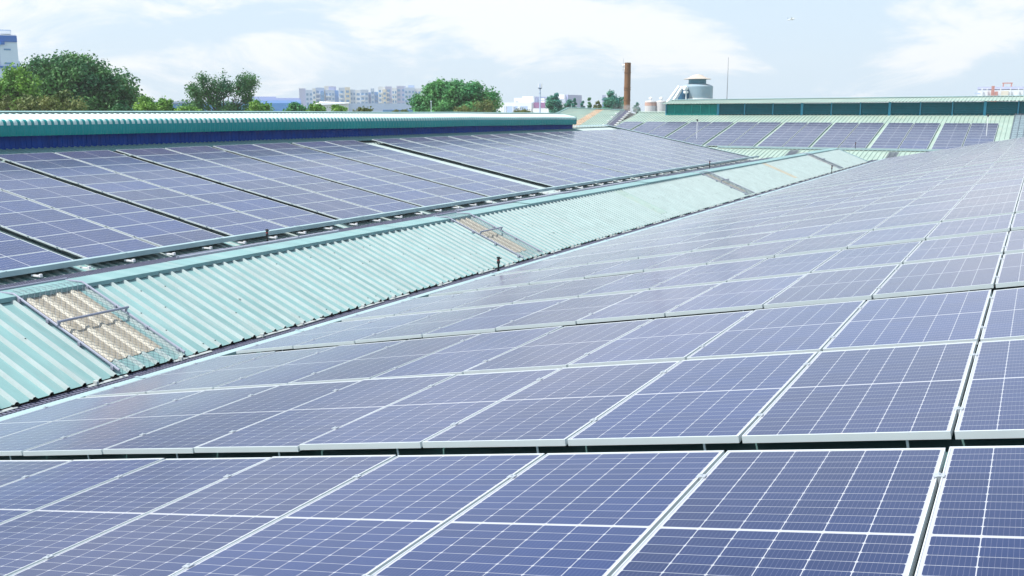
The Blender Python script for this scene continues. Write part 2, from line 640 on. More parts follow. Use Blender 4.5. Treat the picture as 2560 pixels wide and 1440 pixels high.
scored = []
for M, kd, j, k in allp:
    ok = all((BM.transposed() @ (M @ Vector((sx * PW / 2, sy * PLN / 2, 0)))).z < -0.3 for sx in (-1, 1) for sy in (-1, 1))
    pts = [project(M @ Vector((sx * PW / 2, sy * PLN / 2, 0))) for sx, sy in ((-1, -1), (1, -1), (1, 1), (-1, 1))]
    ar = clip_area(pts) if ok else 0.0
    if kd == 'F':
        cx, cy = project(M @ Vector((0, 0, 0)))
        if (cx < 1905 and cy > 309 + (cx - 1545) * .22) or cy > 395 - (cx - 2215) * .155:
            ar = 0.0
    scored.append((ar, M, kd, j, k))
vis = sorted([s for s in scored if s[0] > 0], key=lambda s: -s[0])
chosen = vis[:300]
rest = vis[300:] + [s for s in scored if s[0] <= 0]
rowvis = {}
for s in vis:
    if s[2] == 'R' and s[0] > 4:
        rowvis.setdefault(s[3], []).append(s[4])
first = True
for ar, M, kd, j, k in chosen:
    if kd == 'R':
        n = sorted(rowvis.get(j, [k]), reverse=True).index(k) + 1 if k in rowvis.get(j, []) else 1
        lab = 'blue framed solar panel, near roof, %s row from the front, %s from right edge' % (ordinal(j + 1), ordinal(n))
        grp = 'solar panels on the near roof'
    elif kd == 'L':
        lab = 'blue framed solar panel, left roof, %s strip from the left, %s up from cable tray' % (ordinal(j), ordinal(k + 1))
        grp = 'solar panels on the left roof'
    else:
        lab = 'blue framed solar panel, far roof, %s strip from its right end, %s row from bottom' % (ordinal(len(FX) - j), ordinal(k + 1))
        grp = 'solar panels on the far roof'
    root = thing('solar_panel', lab, 'solar panel', group=grp)
    root.matrix_world = M
    parts = [(fr0, None), (gl0, None)]
    if kd == 'R' and j < 12:
        parts += [(cl0, (-PW / 2 - .009, -.62, 0)), (cl0, (-PW / 2 - .009, .62, 0))]
        parts += [(ft0, (.30, -PLN / 2 + .02, 0))]
    elif kd == 'L' and j < 7:
        parts += [(cl0, (0.33, -PLN / 2 - .004, 0))]
    for src, loc in parts:
        c = src.copy()
        COL.objects.link(c)
        c.parent = root
        if loc:
            c.location = loc
for o in PROTO:
    bpy.data.objects.remove(o)
bmf, bmg = bmesh.new(), bmesh.new()
for ar, M, kd, j, k in rest:
    frame_into(bmf, M)
    glass_into(bmg, M)
ro = thing('solar_panel', 'remaining blue solar panels, seen small at the far ends of the roofs', 'solar panels')
ro['kind'] = 'stuff'
for nm, b_, m_ in (('frame', bmf, M_ALU), ('cell_sheet', bmg, [M_CELL, M_BACK])):
    o = obj(nm, b_, m_, ro)
    o['kind'] = 'stuff'

# ------------------------------------------------------------------ ground
bm = bmesh.new()
ring = [bm.verts.new((9000 * math.cos(t), 9000 * math.sin(t), GROUND)) for t in [2 * math.pi * k / 48 for k in range(48)]]
bm.faces.new(ring)
tag(obj('ground', bm, mat('ground_soil', (0.20, 0.21, 0.15), 0.9, 0.2, var=0.3, vscale=0.02)), None, kind='structure')

# ------------------------------------------------------------------ near hall (the roof the camera stands over)
RB = dict(pitch=0.225, wb=0.066, wt=0.030, h=0.034)
near = thing('factory_hall', 'factory hall under the nearest solar panels, filling the lower right', 'factory', (0, 0, GROUND))


def add(parent, name, bm, m, smooth=False):
    o = obj(name, bm, m, None, smooth)
    o.parent = parent
    o.matrix_parent_inverse = parent.matrix_world.inverted() if False else Matrix.Translation(-parent.location)
    return o


Y0, Y1 = -3.0, R_END + 0.35
bm = bmesh.new()
prof = ribs(Y1 - Y0, **RB)
rib_sheet(bm, [(PR(-9.72, Y0, OFF), NR), (PR(7.5, Y0, OFF), NR)], EY, Y1 - Y0, prof)
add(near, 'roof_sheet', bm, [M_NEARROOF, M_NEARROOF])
bm = bmesh.new()
e0, e1 = PR(-9.6, 0, OFF - .05), PR(7.5, 0, OFF - .05)
box2(bm, (e0.x, Y0 + .1, GROUND), (e1.x, Y1 - .1, e0.z - .02))
vsx = [(e0.x, e0.z - .02), (e1.x, e0.z - .02), (e1.x, e1.z)]
for yy, rv in ((Y0 + .1, False), (Y1 - .1, True)):
    f = bm.faces.new([bm.verts.new((x, yy, z)) for x, z in (vsx[::-1] if rv else vsx)])
add(near, 'wall', bm, M_WHITE)
bm = bmesh.new()
a = PR(-9.9, 0, OFF)
quad(bm, PR(-9.9, Y1 - .12, OFF + .05), PR(7.5, Y1 - .12, OFF + .05), PR(7.5, Y1 + .06, OFF + .05), PR(-9.9, Y1 + .06, OFF + .05))
quad(bm, PR(-9.9, Y1 + .06, OFF + .05), PR(7.5, Y1 + .06, OFF + .05), PR(7.5, Y1 + .06, OFF - .12), PR(-9.9, Y1 + .06, OFF - .12))
add(near, 'verge_flashing', bm, M_TRAY)

# ------------------------------------------------------------------ left hall with its ridge monitor
left = thing('factory_hall', 'long factory hall with the curved teal ridge vent, behind the left solar panels', 'factory', (-29, 0, GROUND))
LY0, LY1 = 3.0, 70.6
U_RIDGE = -29.1
bm = bmesh.new()
prof = ribs(LY1 - LY0, **RB)
rib_sheet(bm, [(PL(U_RIDGE, LY0, OFF_L), NL), (PL(-16.55, LY0, OFF_L), NL)], EY, LY1 - LY0, prof)
pr = PL(U_RIDGE, 0, OFF_L)
NL2 = Vector((-NL.x, 0, NL.z))
rib_sheet(bm, [((pr.x - 12.6, LY0, pr.z - 12.6 * math.tan(A_L)), NL2), ((pr.x, LY0, pr.z), NL2)], EY, LY1 - LY0, prof)
add(left, 'roof_sheet', bm, [M_LEFTROOF, M_TEAL_RIB])
bm = bmesh.new()
xl, xr, ze = pr.x - 12.3, PL(-17.0, 0).x, PL(-16.9, 0, OFF - .08).z
box2(bm, (xl, LY0 + .1, GROUND), (xr, LY1 - .12, ze))
for yy, rv in ((LY0 + .1, False), (LY1 - .12, True)):
    tri = [(xl, yy, ze), (xr, yy, ze), (pr.x, yy, pr.z - .05)]
    bm.faces.new([bm.verts.new(v) for v in (tri[::-1] if rv else tri)])
add(left, 'wall', bm, M_WHITE)
bm = bmesh.new()
for s, dz in ((0, .05), ):
    quad(bm, PL(U_RIDGE, 62.4, OFF + .09), PL(U_RIDGE + .35, 62.4, OFF + .085), PL(U_RIDGE + .35, LY1, OFF + .085), PL(U_RIDGE, LY1, OFF + .09))
    quad(bm, PL(U_RIDGE, LY1 - .3, OFF + .08), PL(-17.3, LY1 - .3, OFF + .08), PL(-17.3, LY1 + .08, OFF + .08), PL(U_RIDGE, LY1 + .08, OFF + .08))
    quad(bm, PL(U_RIDGE, LY1 + .08, OFF + .08), PL(-17.3, LY1 + .08, OFF + .08), PL(-17.3, LY1 + .08, OFF - .12), PL(U_RIDGE, LY1 + .08, OFF - .12))
add(left, 'verge_flashing', bm, M_TRAY)


def dzm(y):
    pts = [(0, 0), (31, 0.0), (36, -.012), (42, -.035), (48, -.03), (53, -.065), (58, -.075), (63, -.125)]
    for (a, za), (b, zb) in zip(pts, pts[1:]):
        if y <= b:
            return za + (zb - za) * (y - a) / (b - a)
    return pts[-1][1]


MY0, MY1 = 4.0, 62.1
bm = bmesh.new()
rib_sheet(bm, [(PL(-28.32, LY0, -.04), NL), (PL(-27.34, LY0, -.075), NL)], EY, MY1 + .6 - LY0, ribs(MY1 + .6 - LY0, **RB))
add(left, 'apron_flashing', bm, [M_LEFTROOF, M_LEFTROOF])
# ribbed barrel cover: swept rib profile, with the slight sag of the real ridge
xw = -28.80
cover = [(-28.52, -.74), (-28.50, -.60), (-28.50, -.40), (-28.505, -.335), (-28.525, -.285), (-28.56, -.248), (-28.61, -.222), (-28.70, -.20), (-29.2, -.105), (-29.70, -.012)]
cover2 = [(-30.2, -.105), (-30.75, -.21), (-30.9, -.30), (-30.92, -.74)]


def monitor_sheet(bm, path, off=0.0, rib=True, y0=MY0, y1=MY1):
    prof = ribs(y1 - y0, 0.24, 0.13, 0.04, 0.026 if rib else 0.0) if rib else [(t * 1.0, 0) for t in range(int(y1 - y0) + 1)] + [(y1 - y0, 0)]
    prev = None
    for i, (x, z) in enumerate(path):
        a = Vector(path[max(i - 1, 0)])
        b = Vector(path[min(i + 1, len(path) - 1)])
        d = (b - a).normalized()
        n = Vector((-d.y, d.x)) * -1
        n = Vector((d.y, -d.x)) if Vector((d.y, -d.x)).dot(Vector((x + 29.7, z + 1.0))) > 0 else Vector((-d.y, d.x))
        row = []
        for t, h in prof:
            y = y0 + t
            row.append(bm.verts.new((x + n.x * (h + off), y, z + n.y * (h + off) + dzm(y))))
        if prev:
            for k in range(len(row) - 1):
                fc = bm.faces.new((prev[k], prev[k + 1], row[k + 1], row[k]))
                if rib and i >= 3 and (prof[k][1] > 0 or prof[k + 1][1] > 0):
                    fc.material_index = 1  # ribs on the curve get the painted sunlit tone
        prev = row


mon = bpy.data.objects.new('ridge_vent', None)
COL.objects.link(mon)
mon.parent = left
mon.matrix_parent_inverse = Matrix.Translation(-left.location)
bm = bmesh.new()
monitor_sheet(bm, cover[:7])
obj('vent_fascia', bm, [M_TEAL_DEEP, M_LIT_TOP], mon)
bm = bmesh.new()
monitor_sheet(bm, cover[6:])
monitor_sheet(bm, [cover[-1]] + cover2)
obj('vent_top', bm, [M_LIT_TOP, M_LIT_TOP], mon)
bm = bmesh.new()
t, y = 0, MY0
prof = ribs(MY1 - MY0, 0.19, 0.03, 0.015, 0.012)
prev = None
for z in (-1.30, -.70):
    row = [bm.verts.new((xw + h + .0, MY0 + t, z + dzm(MY0 + t))) for t, h in prof]
    if prev:
        for k in range(len(row) - 1):
            bm.faces.new((prev[k], prev[k + 1], row[k + 1], row[k]))
    prev = row
for k in range(60):
    yy = MY0 + k + .5
box2(bm, (-30.6, MY0, -1.5), (xw - .02, MY1 - .04, -.80))
obj('vent_wall', bm, M_BLUE, mon)
bm = bmesh.new()
monitor_sheet(bm, [(-29.48, -.052), (-29.70, -.010), (-29.92, -.052)], 0.062, rib=False)
monitor_sheet(bm, [(-29.475, -.060), (-29.48, -.052)], 0.060, rib=False)
obj('ridge_cap', bm, M_TEAL, mon)
bm = bmesh.new()
endp = cover + cover2
f = bm.faces.new([bm.verts.new((x, MY1 + .004, z + dzm(MY1))) for x, z in endp])
for (xa, za), (xb, zb) in zip(endp, endp[1:]):
    quad(bm, (xa, MY1 + .004, za + dzm(MY1) + .045), (xb, MY1 + .004, zb + dzm(MY1) + .045), (xb, MY1 - .08, zb + dzm(MY1) + .045), (xa, MY1 - .08, za + dzm(MY1) + .045))
obj('end_cap', bm, M_TEAL_DEEP, mon)

# ------------------------------------------------------------------ low valley roof between the halls
VY0, VY1 = 2.0, 68.2
P_E, P_T, P_B = Vector((-10.0, 0, -3.275)), Vector((-12.0, 0, -2.462)), Vector((-16.75, 0, -3.36))
vd = (P_T - P_E).normalized()
vn = Vector((-vd.z, 0, vd.x)) * -1
vn = Vector((abs(vd.z), 0, abs(vd.x)))
valley = thing('valley_roof', 'low pale teal ribbed roof between the two solar roofs, with cream skylights', 'roof', (-12, 35, GROUND))
SKY = [(8.15, 8.99, M_CREAM, 'cream skylight sheet under the nearest wire guard'), (19.05, 19.86, M_CREAM, 'cream skylight sheet under the second wire guard'),
       (28.75, 29.55, M_CREAM2, 'pale faded skylight sheet without a guard'), (38.2, 39.0, M_CREAM, 'cream skylight sheet under the third wire guard'),
       (47.6, 48.3, M_PEACH, 'peach stained skylight sheet without a guard'), (58.3, 59.0, M_CREAM, 'cream skylight sheet under the farthest wire guard')]
edges = [VY0]
for a, b, m_, l_ in SKY:
    edges += [a, b]
edges.append(VY1)


def snap(y):
    return VY0 + round((y - VY0) / RB['pitch']) * RB['pitch']


bm = bmesh.new()
segs = []
cur = VY0
for a, b, m_, l_ in SKY:
    a, b = snap(a), snap(b)
    rib_sheet(bm, [(P_E + EY * cur, vn), (P_T + EY * cur, vn)], EY, a - cur, ribs(a - cur, **RB))
    # the metal sheet continues below and above the skylight
    lo, hi = P_E + vd * .30, P_T - vd * .05
    rib_sheet(bm, [(P_E + EY * a, vn), (lo + EY * a, vn)], EY, b - a, ribs(b - a, **RB))
    rib_sheet(bm, [(hi + EY * a, vn), (P_T + EY * a, vn)], EY, b - a, ribs(b - a, **RB))
    b2 = bmesh.new()
    rib_sheet(b2, [(lo + vn * .006 + EY * a, vn), (hi + vn * .006 + EY * a, vn)], EY, b - a, ribs(b - a, 0.225, 0.10, 0.05, 0.024))
    o = obj('skylight', b2, [m_, M_CREAM_RIB if m_ is M_CREAM else m_])
    o.parent = valley
    o.matrix_parent_inverse = Matrix.Translation(-valley.location)
    o['label'] = l_
    cur = b
rib_sheet(bm, [(P_E + EY * cur, vn), (P_T + EY * cur, vn)], EY, VY1 - cur, ribs(VY1 - cur, **RB))
nB = Vector((P_T.z - P_B.z, 0, P_T.x - P_B.x)).normalized()
nB = Vector((-abs(nB.x), 0, abs(nB.z)))
rib_sheet(bm, [(P_B + EY * VY0, nB), (P_T + Vector((-.3, 0, 0)) + EY * VY0, nB)], EY, VY1 - VY0, ribs(VY1 - VY0, **RB))
rs = random.Random(5)
for q in range(int((VY1 - VY0) / .225)):
    yy = VY0 + (q + .5) * .225
    for s_ in (.12, .62, 1.15, 1.68, 2.08):
        if rs.random() < .16:
            p = P_E + vd * (s_ + rs.uniform(-.01, .01)) + EY * (yy + rs.uniform(-.004, .004)) + vn * .037
            n0 = len(bm.faces)
            box(bm, p, (.017, .014, .010))
            bm.faces.ensure_lookup_table()
            for k in range(n0, len(bm.faces)):
                bm.faces[k].material_index = 2
for q in range(16):
    # leaf litter and scratches lying in the pans
    p = P_E + vd * rs.uniform(.1, 2.0) + EY * rs.uniform(VY0 + 3, 34) + vn * .012
    n0 = len(bm.faces)
    box(bm, p, (rs.uniform(.03, .08), rs.uniform(.008, .014), .006), Matrix.Rotation(rs.uniform(-.5, .5), 3, 'Z'))
    bm.faces.ensure_lookup_table()
    for k in range(n0, len(bm.faces)):
        bm.faces[k].material_index = 2
add(valley, 'roof_sheet', bm, [M_TEAL, M_TEAL_RIB, M_SCREW])
# ridge cap flashing in overlapping lengths
bm = bmesh.new()
y = VY0
rr = random.Random(3)
while y < VY1:
    y2 = min(y + 3.0, VY1)
    dz = rr.uniform(-.008, .008)
    c = [(-11.90, -2.487 + dz), (-11.902, -2.425 + dz), (-12.36, -2.398 + dz), (-12.75, -2.50 + dz)]
    for (xa, za), (xb, zb) in zip(c, c[1:]):
        quad(bm, (xa, y, za), (xa, y2 + .02, za), (xb, y2 + .02, zb), (xb, y, zb))
    y = y2
add(valley, 'ridge_cap', bm, M_TEAL)
bm = bmesh.new()
bar(bm, P_E + EY * (VY1 + .03) + vn * .02, P_T + EY * (VY1 + .03) + vn * .02, .06, .10)
add(valley, 'verge_flashing', bm, M_TRAY)
bm = bmesh.new()
box2(bm, (P_E.x - .10, VY0, P_E.z - .10), (P_E.x - .06, VY1, P_E.z + .012))
y = VY0 + .1
while y < VY1:
    if rr.random() < .55:
        w = rr.uniform(.05, .11)
        box(bm, (P_E.x - .004, y, P_E.z - .006), (.05, w, rr.uniform(.015, .03)), Matrix.Rotation(rr.uniform(-.3, .3), 3, 'Z'))
    y += .225
add(valley, 'eave_filler', bm, M_FOAM)
est = None
y = VY0 + .6
while y < VY1 - 1:
    b2 = bmesh.new()
    ln = rr.uniform(.45, .75)
    box(b2, (P_E.x + .03, y + ln / 2, P_E.z - .012 + rr.uniform(-.01, .01)), (.038, ln, .008), Matrix.Rotation(rr.uniform(-.035, .035), 3, 'Z') @ Matrix.Rotation(.35, 3, 'Y'))
    box(b2, (P_E.x + .035, y + .12, P_E.z + .0), (.07, .03, .05))
    add(valley, 'eave_strip', b2, M_STRIP)
    y += rr.choice((1.12, 1.35, 1.57, .9))
bm = bmesh.new()
box2(bm, (P_B.x + .2, VY0 + .05, GROUND), (P_E.x - .12, VY1 - .05, P_E.z - .30))
for yy, rv in ((VY0 + .05, False), (VY1 - .03, True)):
    p = [(P_B.x + .2, yy, P_E.z - .3), (P_E.x - .12, yy, P_E.z - .3), (P_E.x - .12, yy, P_E.z - .05), (P_T.x, yy, P_T.z - .04), (P_B.x + .2, yy, P_B.z)]
    bm.faces.new([bm.verts.new(v) for v in (p[::-1] if rv else p)])
add(valley, 'wall', bm, M_WHITE)

# gutters, gratings and cable trays in the two valleys


def grating(bm, x0, x1, y0, y1, z, step=0.055, nx=7, fz=None, across=True):
    fz = fz or (lambda y: z)
    n = max(1, int((y1 - y0) / 6))
    for i in range(nx):
        x = x0 + (x1 - x0) * i / (nx - 1)
        for k in range(n):
            ya, yb = y0 + (y1 - y0) * k / n, y0 + (y1 - y0) * (k + 1) / n
            bar(bm, (x, ya, fz(ya)), (x, yb, fz(yb)), .012, .030)
    y = y0
    while y < y1:
        bar(bm, (x0, y, fz(y) + .004), (x1, y, fz(y) + .004), .022, .012)
        y += step


gut_r = thing('valley_gutter', 'dark gutter under the grating beside the near solar roof', 'gutter', (-9.9, 30, -3.6))
bm = bmesh.new()
for xa, za, xb, zb in ((-10.35, -3.33, -10.35, -3.55), (-10.35, -3.55, -9.42, -3.55), (-9.42, -3.55, -9.42, -3.30)):
    quad(bm, (xa, 1, za), (xb, 1, zb), (xb, 73, zb), (xa, 73, za))
add(gut_r, 'trough', bm, M_GUTTER)
gut_l = thing('valley_gutter', 'dark gutter under the grating at the foot of the left solar roof', 'gutter', (-17.2, 30, -3.6))
bm = bmesh.new()
for xa, za, xb, zb in ((-17.75, -3.42, -17.75, -3.62), (-17.75, -3.62, -16.4, -3.62), (-16.4, -3.62, -16.4, -3.42)):
    quad(bm, (xa, 1, za), (xb, 1, zb), (xb, 72, zb), (xa, 72, za))
add(gut_l, 'trough', bm, M_GUTTER)

bm = bmesh.new()
grating(bm, -10.12, -9.72, 2.0, 72.5, -3.315, nx=4)
tag(obj('walkway_grating', bm, M_GRATE), 'narrow steel grating in the gutter between pale teal roof and near panels', 'walkway')
bm = bmesh.new()
grating(bm, -17.55, -16.70, 6.0, 72.5, -3.325, nx=9)
tag(obj('walkway_grating', bm, M_GRATE), 'grey steel mesh walkway below the left panels, behind the teal ridge cap', 'walkway')


def far_z(y, o):
    return (-(D_F - o) + y * math.sin(A_F)) / math.cos(A_F)


for x0, x1, lab, ya, yb in ((-17.75, -17.05, 'short grey walkway climbing the far roof, left of the teal gable end', 73, 80.3),
                            (-10.2, -9.5, 'short grey walkway climbing the far roof, right of the teal gable end', 73, 80.3)):
    b2 = bmesh.new()
    grating(b2, x0, x1, ya, yb, 0, step=.09, nx=7, fz=lambda y: far_z(y, OFF + .10))
    tag(obj('walkway_grating', b2, M_GRATE), lab, 'walkway')
b2 = bmesh.new()
Pa, Pb = Vector((-36.35, 83.4, far_z(83.4, OFF + .12))), Vector((-38.9, 97.0, far_z(97.0, OFF + .14)))
dv_ = (Pb - Pa).normalized()
sd = Vector((dv_.y, -dv_.x, 0)).normalized()
for i in range(9):
    o_ = sd * (-.42 + .105 * i)
    bar(b2, Pa + o_, Pb + o_, .05, .04)
for i in range(60):
    c_ = Pa + (Pb - Pa) * i / 59
    bar(b2, c_ - sd * .45, c_ + sd * .45, .05, .03)
wk = obj('walkway_grating', b2, M_GRATE)
tag(wk, 'grey walkway climbing the far roof just below the brown chimney', 'walkway')
for i in range(14):
    c_ = Pa + (Pb - Pa) * (i + .4) / 14
    bw = bmesh.new()
    box(bw, c_ + sd * .62 + Vector((0, 0, .02)), (.28, .26, .12))
    obj('support_foot', bw, M_WHITE, wk)
    if i % 2 == 0:
        bw = bmesh.new()
        box(bw, c_ - sd * .60 + Vector((0, 0, .02)), (.24, .3, .10))
        obj('support_foot', bw, M_WHITE, wk)


def tray(name, label, a, b, w, h, bits):
    t = thing(name, label, 'cable tray', a)
    bm = bmesh.new()
    a_, b_ = Vector(a), Vector(b)
    n = 12
    bar(bm, a_, b_, w, h)
    d = (b_ - a_).normalized()
    L = (b_ - a_).length
    k = 0.0
    while k < L:
        p = a_ + d * k
        box(bm, p + Vector((0, 0, h / 2 + .006)), (w + .02, .035, .01) if abs(d.y) > .5 else (.035, w + .02, .01))
        k += 2.9
    add(t, 'duct', bm, M_TRAY)
    k = 0.6
    while k < L and bits:
        p = a_ + d * k
        b2 = bmesh.new()
        box(b2, p + Vector((bits, 0, -h / 2 - .045)), (.22, .05, .03))
        box(b2, p + Vector((bits * 1.8, 0, -h / 2 - .03)), (.05, .06, .06))
        add(t, 'sunlit_bit', b2, M_WHITE)  # white bits added for the sunlit spots below the tray
        k += 1.15
    return t


tray('cable_tray', 'pale square cable tray along the lower edge of the near panels', (-9.35, 2, -3.205), (-9.35, Y1, -3.205), .13, .075, 0)
tray('cable_tray', 'pale cable tray along the lower edge of the left panels', (-17.86, 6, -3.155), (-17.86, 70.3, -3.155), .17, .11, .2)
pf = PF(-24, 79.05, -.03)
tray('cable_tray', 'pale cable tray along the lower edge of the far panels', (-24, pf.y, pf.z), (2, pf.y, pf.z), .25, .13, 0)

# ------------------------------------------------------------------ skylight guards


def guard(label, y0, y1, full=True, x_scale=1.0):
    g = thing('skylight_guard', label, 'guard', tuple(P_E + EY * y0), group='wire guards over the skylights')
    lift = vn * .062
    lo, hi = P_E + vd * .02 + lift, P_T + lift + Vector((-.38, 0, -.005))
    mid = P_E + vd * 1.22 + lift
    brk = P_T + lift
    for yy in (y0, y1):
        b2 = bmesh.new()
        tube(b2, [lo + EY * yy, brk + EY * yy, hi + EY * yy], .017, 8)
        for f_ in (.05, .35, .65, .93):
            p = lo.lerp(brk, f_) + EY * yy
            tube(b2, [p, p - vn * .08], .012, 6)
            box(b2, p - vn * .02, (.05, .06, .05))
        add(g, 'side_rail', b2, M_RAIL)
    for nm, p in (('cross_bar', mid), ('end_bar', hi)):
        b2 = bmesh.new()
        up = vn * (.07 if nm == 'cross_bar' else .02)
        tube(b2, [p + up + EY * (y0 - .03), p + up + EY * (y1 + .03)], .018, 8)
        for yy in (y0, y1):
            tube(b2, [p + up + EY * yy, p + EY * yy], .02, 6)
        add(g, nm, b2, M_RAIL)
    # woven wire: two sets of diagonal wires clipped to the frame
    b2 = bmesh.new()
    Wd, Ln = y1 - y0, (brk - lo).length
    st = .085 if y0 < 25 else .15
    for sgn in (1, -1):
        c = -Ln
        while c < Wd + Ln:
            pts = []
            for s in (0, Ln):
                pts.append((c + sgn * s * .75, s))
            (ya, sa), (yb, sb) = pts
            # clip on y in [0, Wd]
            t0, t1 = 0.0, 1.0
            dy = yb - ya
            for lim, pos in ((0, True), (Wd, False)):
                tt = (lim - ya) / dy
                if (dy > 0) == pos:
                    t0 = max(t0, tt)
                else:
                    t1 = min(t1, tt)
            if t1 - t0 > .02:
                A = lo + (brk - lo) * (t0) + EY * (y0 + ya + dy * t0)
                Bp = lo + (brk - lo) * (t1) + EY * (y0 + ya + dy * t1)
                bar(b2, A, Bp, .0032 if y0 < 25 else .007)
            c += st
    # piece over the cap
    for k in range(int(Wd / .1) + 1):
        yy = y0 + min(Wd, k * .1)
        bar(b2, brk + EY * yy, hi + EY * min(y1, yy + .1), .003)
        bar(b2, brk + EY * min(y1, yy + .1), hi + EY * yy, .003)
    add(g, 'wire_mesh', b2, M_WIRE)


guard('wire mesh skylight guard nearest the camera, over a cream sheet at left', 8.03, 9.10)
guard('wire mesh skylight guard just above the black sprinkler, in mid roof', 18.98, 19.95)
guard('wire mesh skylight guard third along the pale teal roof', 38.1, 39.1)
guard('farthest and smallest wire mesh skylight guard, by the teal gable end', 58.2, 59.2)
# tops of the guards that stand on the hidden slope of the valley roof
for y0, lab in ((15.2, 'blue-grey guard frame peeping over the ridge cap by the dark sprinkler'),
                (27.0, 'blue-grey guard frame peeping over the ridge cap, mid length'),
                (33.8, 'small guard frame peeping over the ridge cap farther back')):
    g = thing('skylight_guard', lab, 'guard', (-16.6, y0, -3.3), group='wire guards over the skylights')
    for yy in (y0, y0 + 1.3):
        b2 = bmesh.new()
        tube(b2, [(-16.75, yy, -3.20), (-13.2, yy, -2.52)], .022, 8)
        add(g, 'side_rail', b2, M_RAIL)
    b2 = bmesh.new()
    tube(b2, [(-16.7, y0 - .05, -3.17), (-16.7, y0 + 1.35, -3.17)], .028, 8)
    add(g, 'end_bar', b2, M_RAIL)
    b2 = bmesh.new()
    for k in range(14):
        bar(b2, (-16.7, y0 + k * .1, -3.18), (-13.3, y0 + k * .1, -2.54), .006)
    add(g, 'wire_mesh', b2, M_WIRE)

# ------------------------------------------------------------------ sprinklers


def sprinkler(label, p, h, s=1.0):
    t = thing('sprinkler', label, 'sprinkler', p, group='black rotary sprinklers on the roofs')
    b2 = bmesh.new()
    tube(b2, [(0, 0, -.15), (0, 0, h * .62)], .020 * s, 8)
    tube(b2, [(0, 0, h * .02), (0, 0, h * .10)], .034 * s, 8)
    obj('riser', b2, M_BLACK, t)
    b2 = bmesh.new()
    tube(b2, [(0, 0, h * .55), (0, 0, h * .70), (0, 0, h * .74), (0, 0, h * .90), (0, 0, h * .91), (0, 0, h)],
         [.036 * s, .036 * s, .026 * s, .026 * s, .043 * s, .036 * s], 10)
    tube(b2, [(0, 0, h * .86), (.09 * s, -.03 * s, h * .95)], [.016 * s, .011 * s], 6)
    obj('head', b2, M_BLACK, t)
    b2 = bmesh.new()
    tube(b2, [(0, 0, h * .76), (0, 0, h * .80)], .031 * s, 10)
    obj('ring', b2, M_RED, t)


sprinkler('black sprinkler on the gutter edge below the second skylight guard', (-9.80, 17.5, -3.30), .31)
sprinkler('dark sprinkler standing in the left valley, in front of the left cable tray', (-17.2, 18.6, -3.36), .42)
sprinkler('small dark sprinkler far along the left valley grating', (-17.2, 56.5, -3.36), .52)
sprinkler('small black sprinkler on the gutter edge far along the near roof', (-9.80, 54.5, -3.30), .46)
sprinkler('tiny dark sprinkler on the far cable tray', (-12.85, pf.y - .1, pf.z + .05), .50)
for x, u_, lab in ((-26.8, 82.0, 'thin white sprinkler pole standing among the far panels at left'),
                   (-3.8, 84.4, 'thin white sprinkler pole on the last far panels at right')):
    p = PF(x, u_, -.1)
    t = thing('sprinkler_pole', lab, 'sprinkler', tuple(p))
    b2 = bmesh.new()
    tube(b2, [(0, 0, 0), (0, 0, 1.65)], .03, 8)
    obj('pole', b2, M_WHITE, t)
    b2 = bmesh.new()
    tube(b2, [(0, 0, 1.6), (0, 0, 1.72), (0, 0, 1.8)], [.045, .075, .04], 8)
    tube(b2, [(0, 0, 1.7), (-.14, 0, 1.78)], .025, 6)
    obj('head', b2, M_BLACK, t)

# ------------------------------------------------------------------ far hall
far = thing('factory_hall', 'far factory hall across the picture with louvred ridge vent and its own panels', 'factory', (-15, 90, GROUND))
FX0, FX1 = -37.2, 15.0
RF = dict(pitch=0.345, wb=0.11, wt=0.05, h=0.05)
U_E, U_T = 72.5, 95.0
bm = bmesh.new()
rib_sheet(bm, [(PF(FX0, U_E, OFF), NF), (PF(FX0, U_T, OFF), NF)], EX, FX1 - FX0, ribs(FX1 - FX0, **RF))
top = PF(0, U_T, OFF)
NF2 = Vector((0, math.sin(A_F), math.cos(A_F)))
rib_sheet(bm, [((FX0, top.y, top.z), NF2), ((FX0, top.y + 20, top.z - 20 * math.tan(A_F)), NF2)], EX, FX1 - FX0, ribs(FX1 - FX0, **RF))
add(far, 'roof_sheet', bm, [M_FARROOF, M_FARROOF])
bm = bmesh.new()
fe = PF(0, U_E + .2, OFF - .1)
box2(bm, (FX0 + .1, fe.y, GROUND), (FX1 - .1, top.y + 19.8, fe.z))
for xx, rv in ((FX0 + .1, False), (FX1 - .1, True)):
    p = [(xx, fe.y, fe.z), (xx, top.y + 19.8, fe.z), (xx, top.y, top.z - .06)]
    bm.faces.new([bm.verts.new(v) for v in (p[::-1] if rv else p)])
add(far, 'wall', bm, M_WHITE)
bm = bmesh.new()
quad(bm, PF(FX0, U_T - .3, OFF + .07), PF(-33.9, U_T - .3, OFF + .07), PF(-33.9, U_T + .05, OFF + .10), PF(FX0, U_T + .05, OFF + .10))
add(far, 'ridge_cap', bm, M_FARROOF)

vent = bpy.data.objects.new('ridge_vent', None)
COL.objects.link(vent)
vent.parent = far
vent.matrix_parent_inverse = Matrix.Translation(-far.location)
VX0, VX1, VYF = -33.75, 14.8, 95.3


def vrise(x):
    return (x + 33.75) / 31.7 * .15


bm = bmesh.new()
bays = [VX0 + .12]
x = VX0
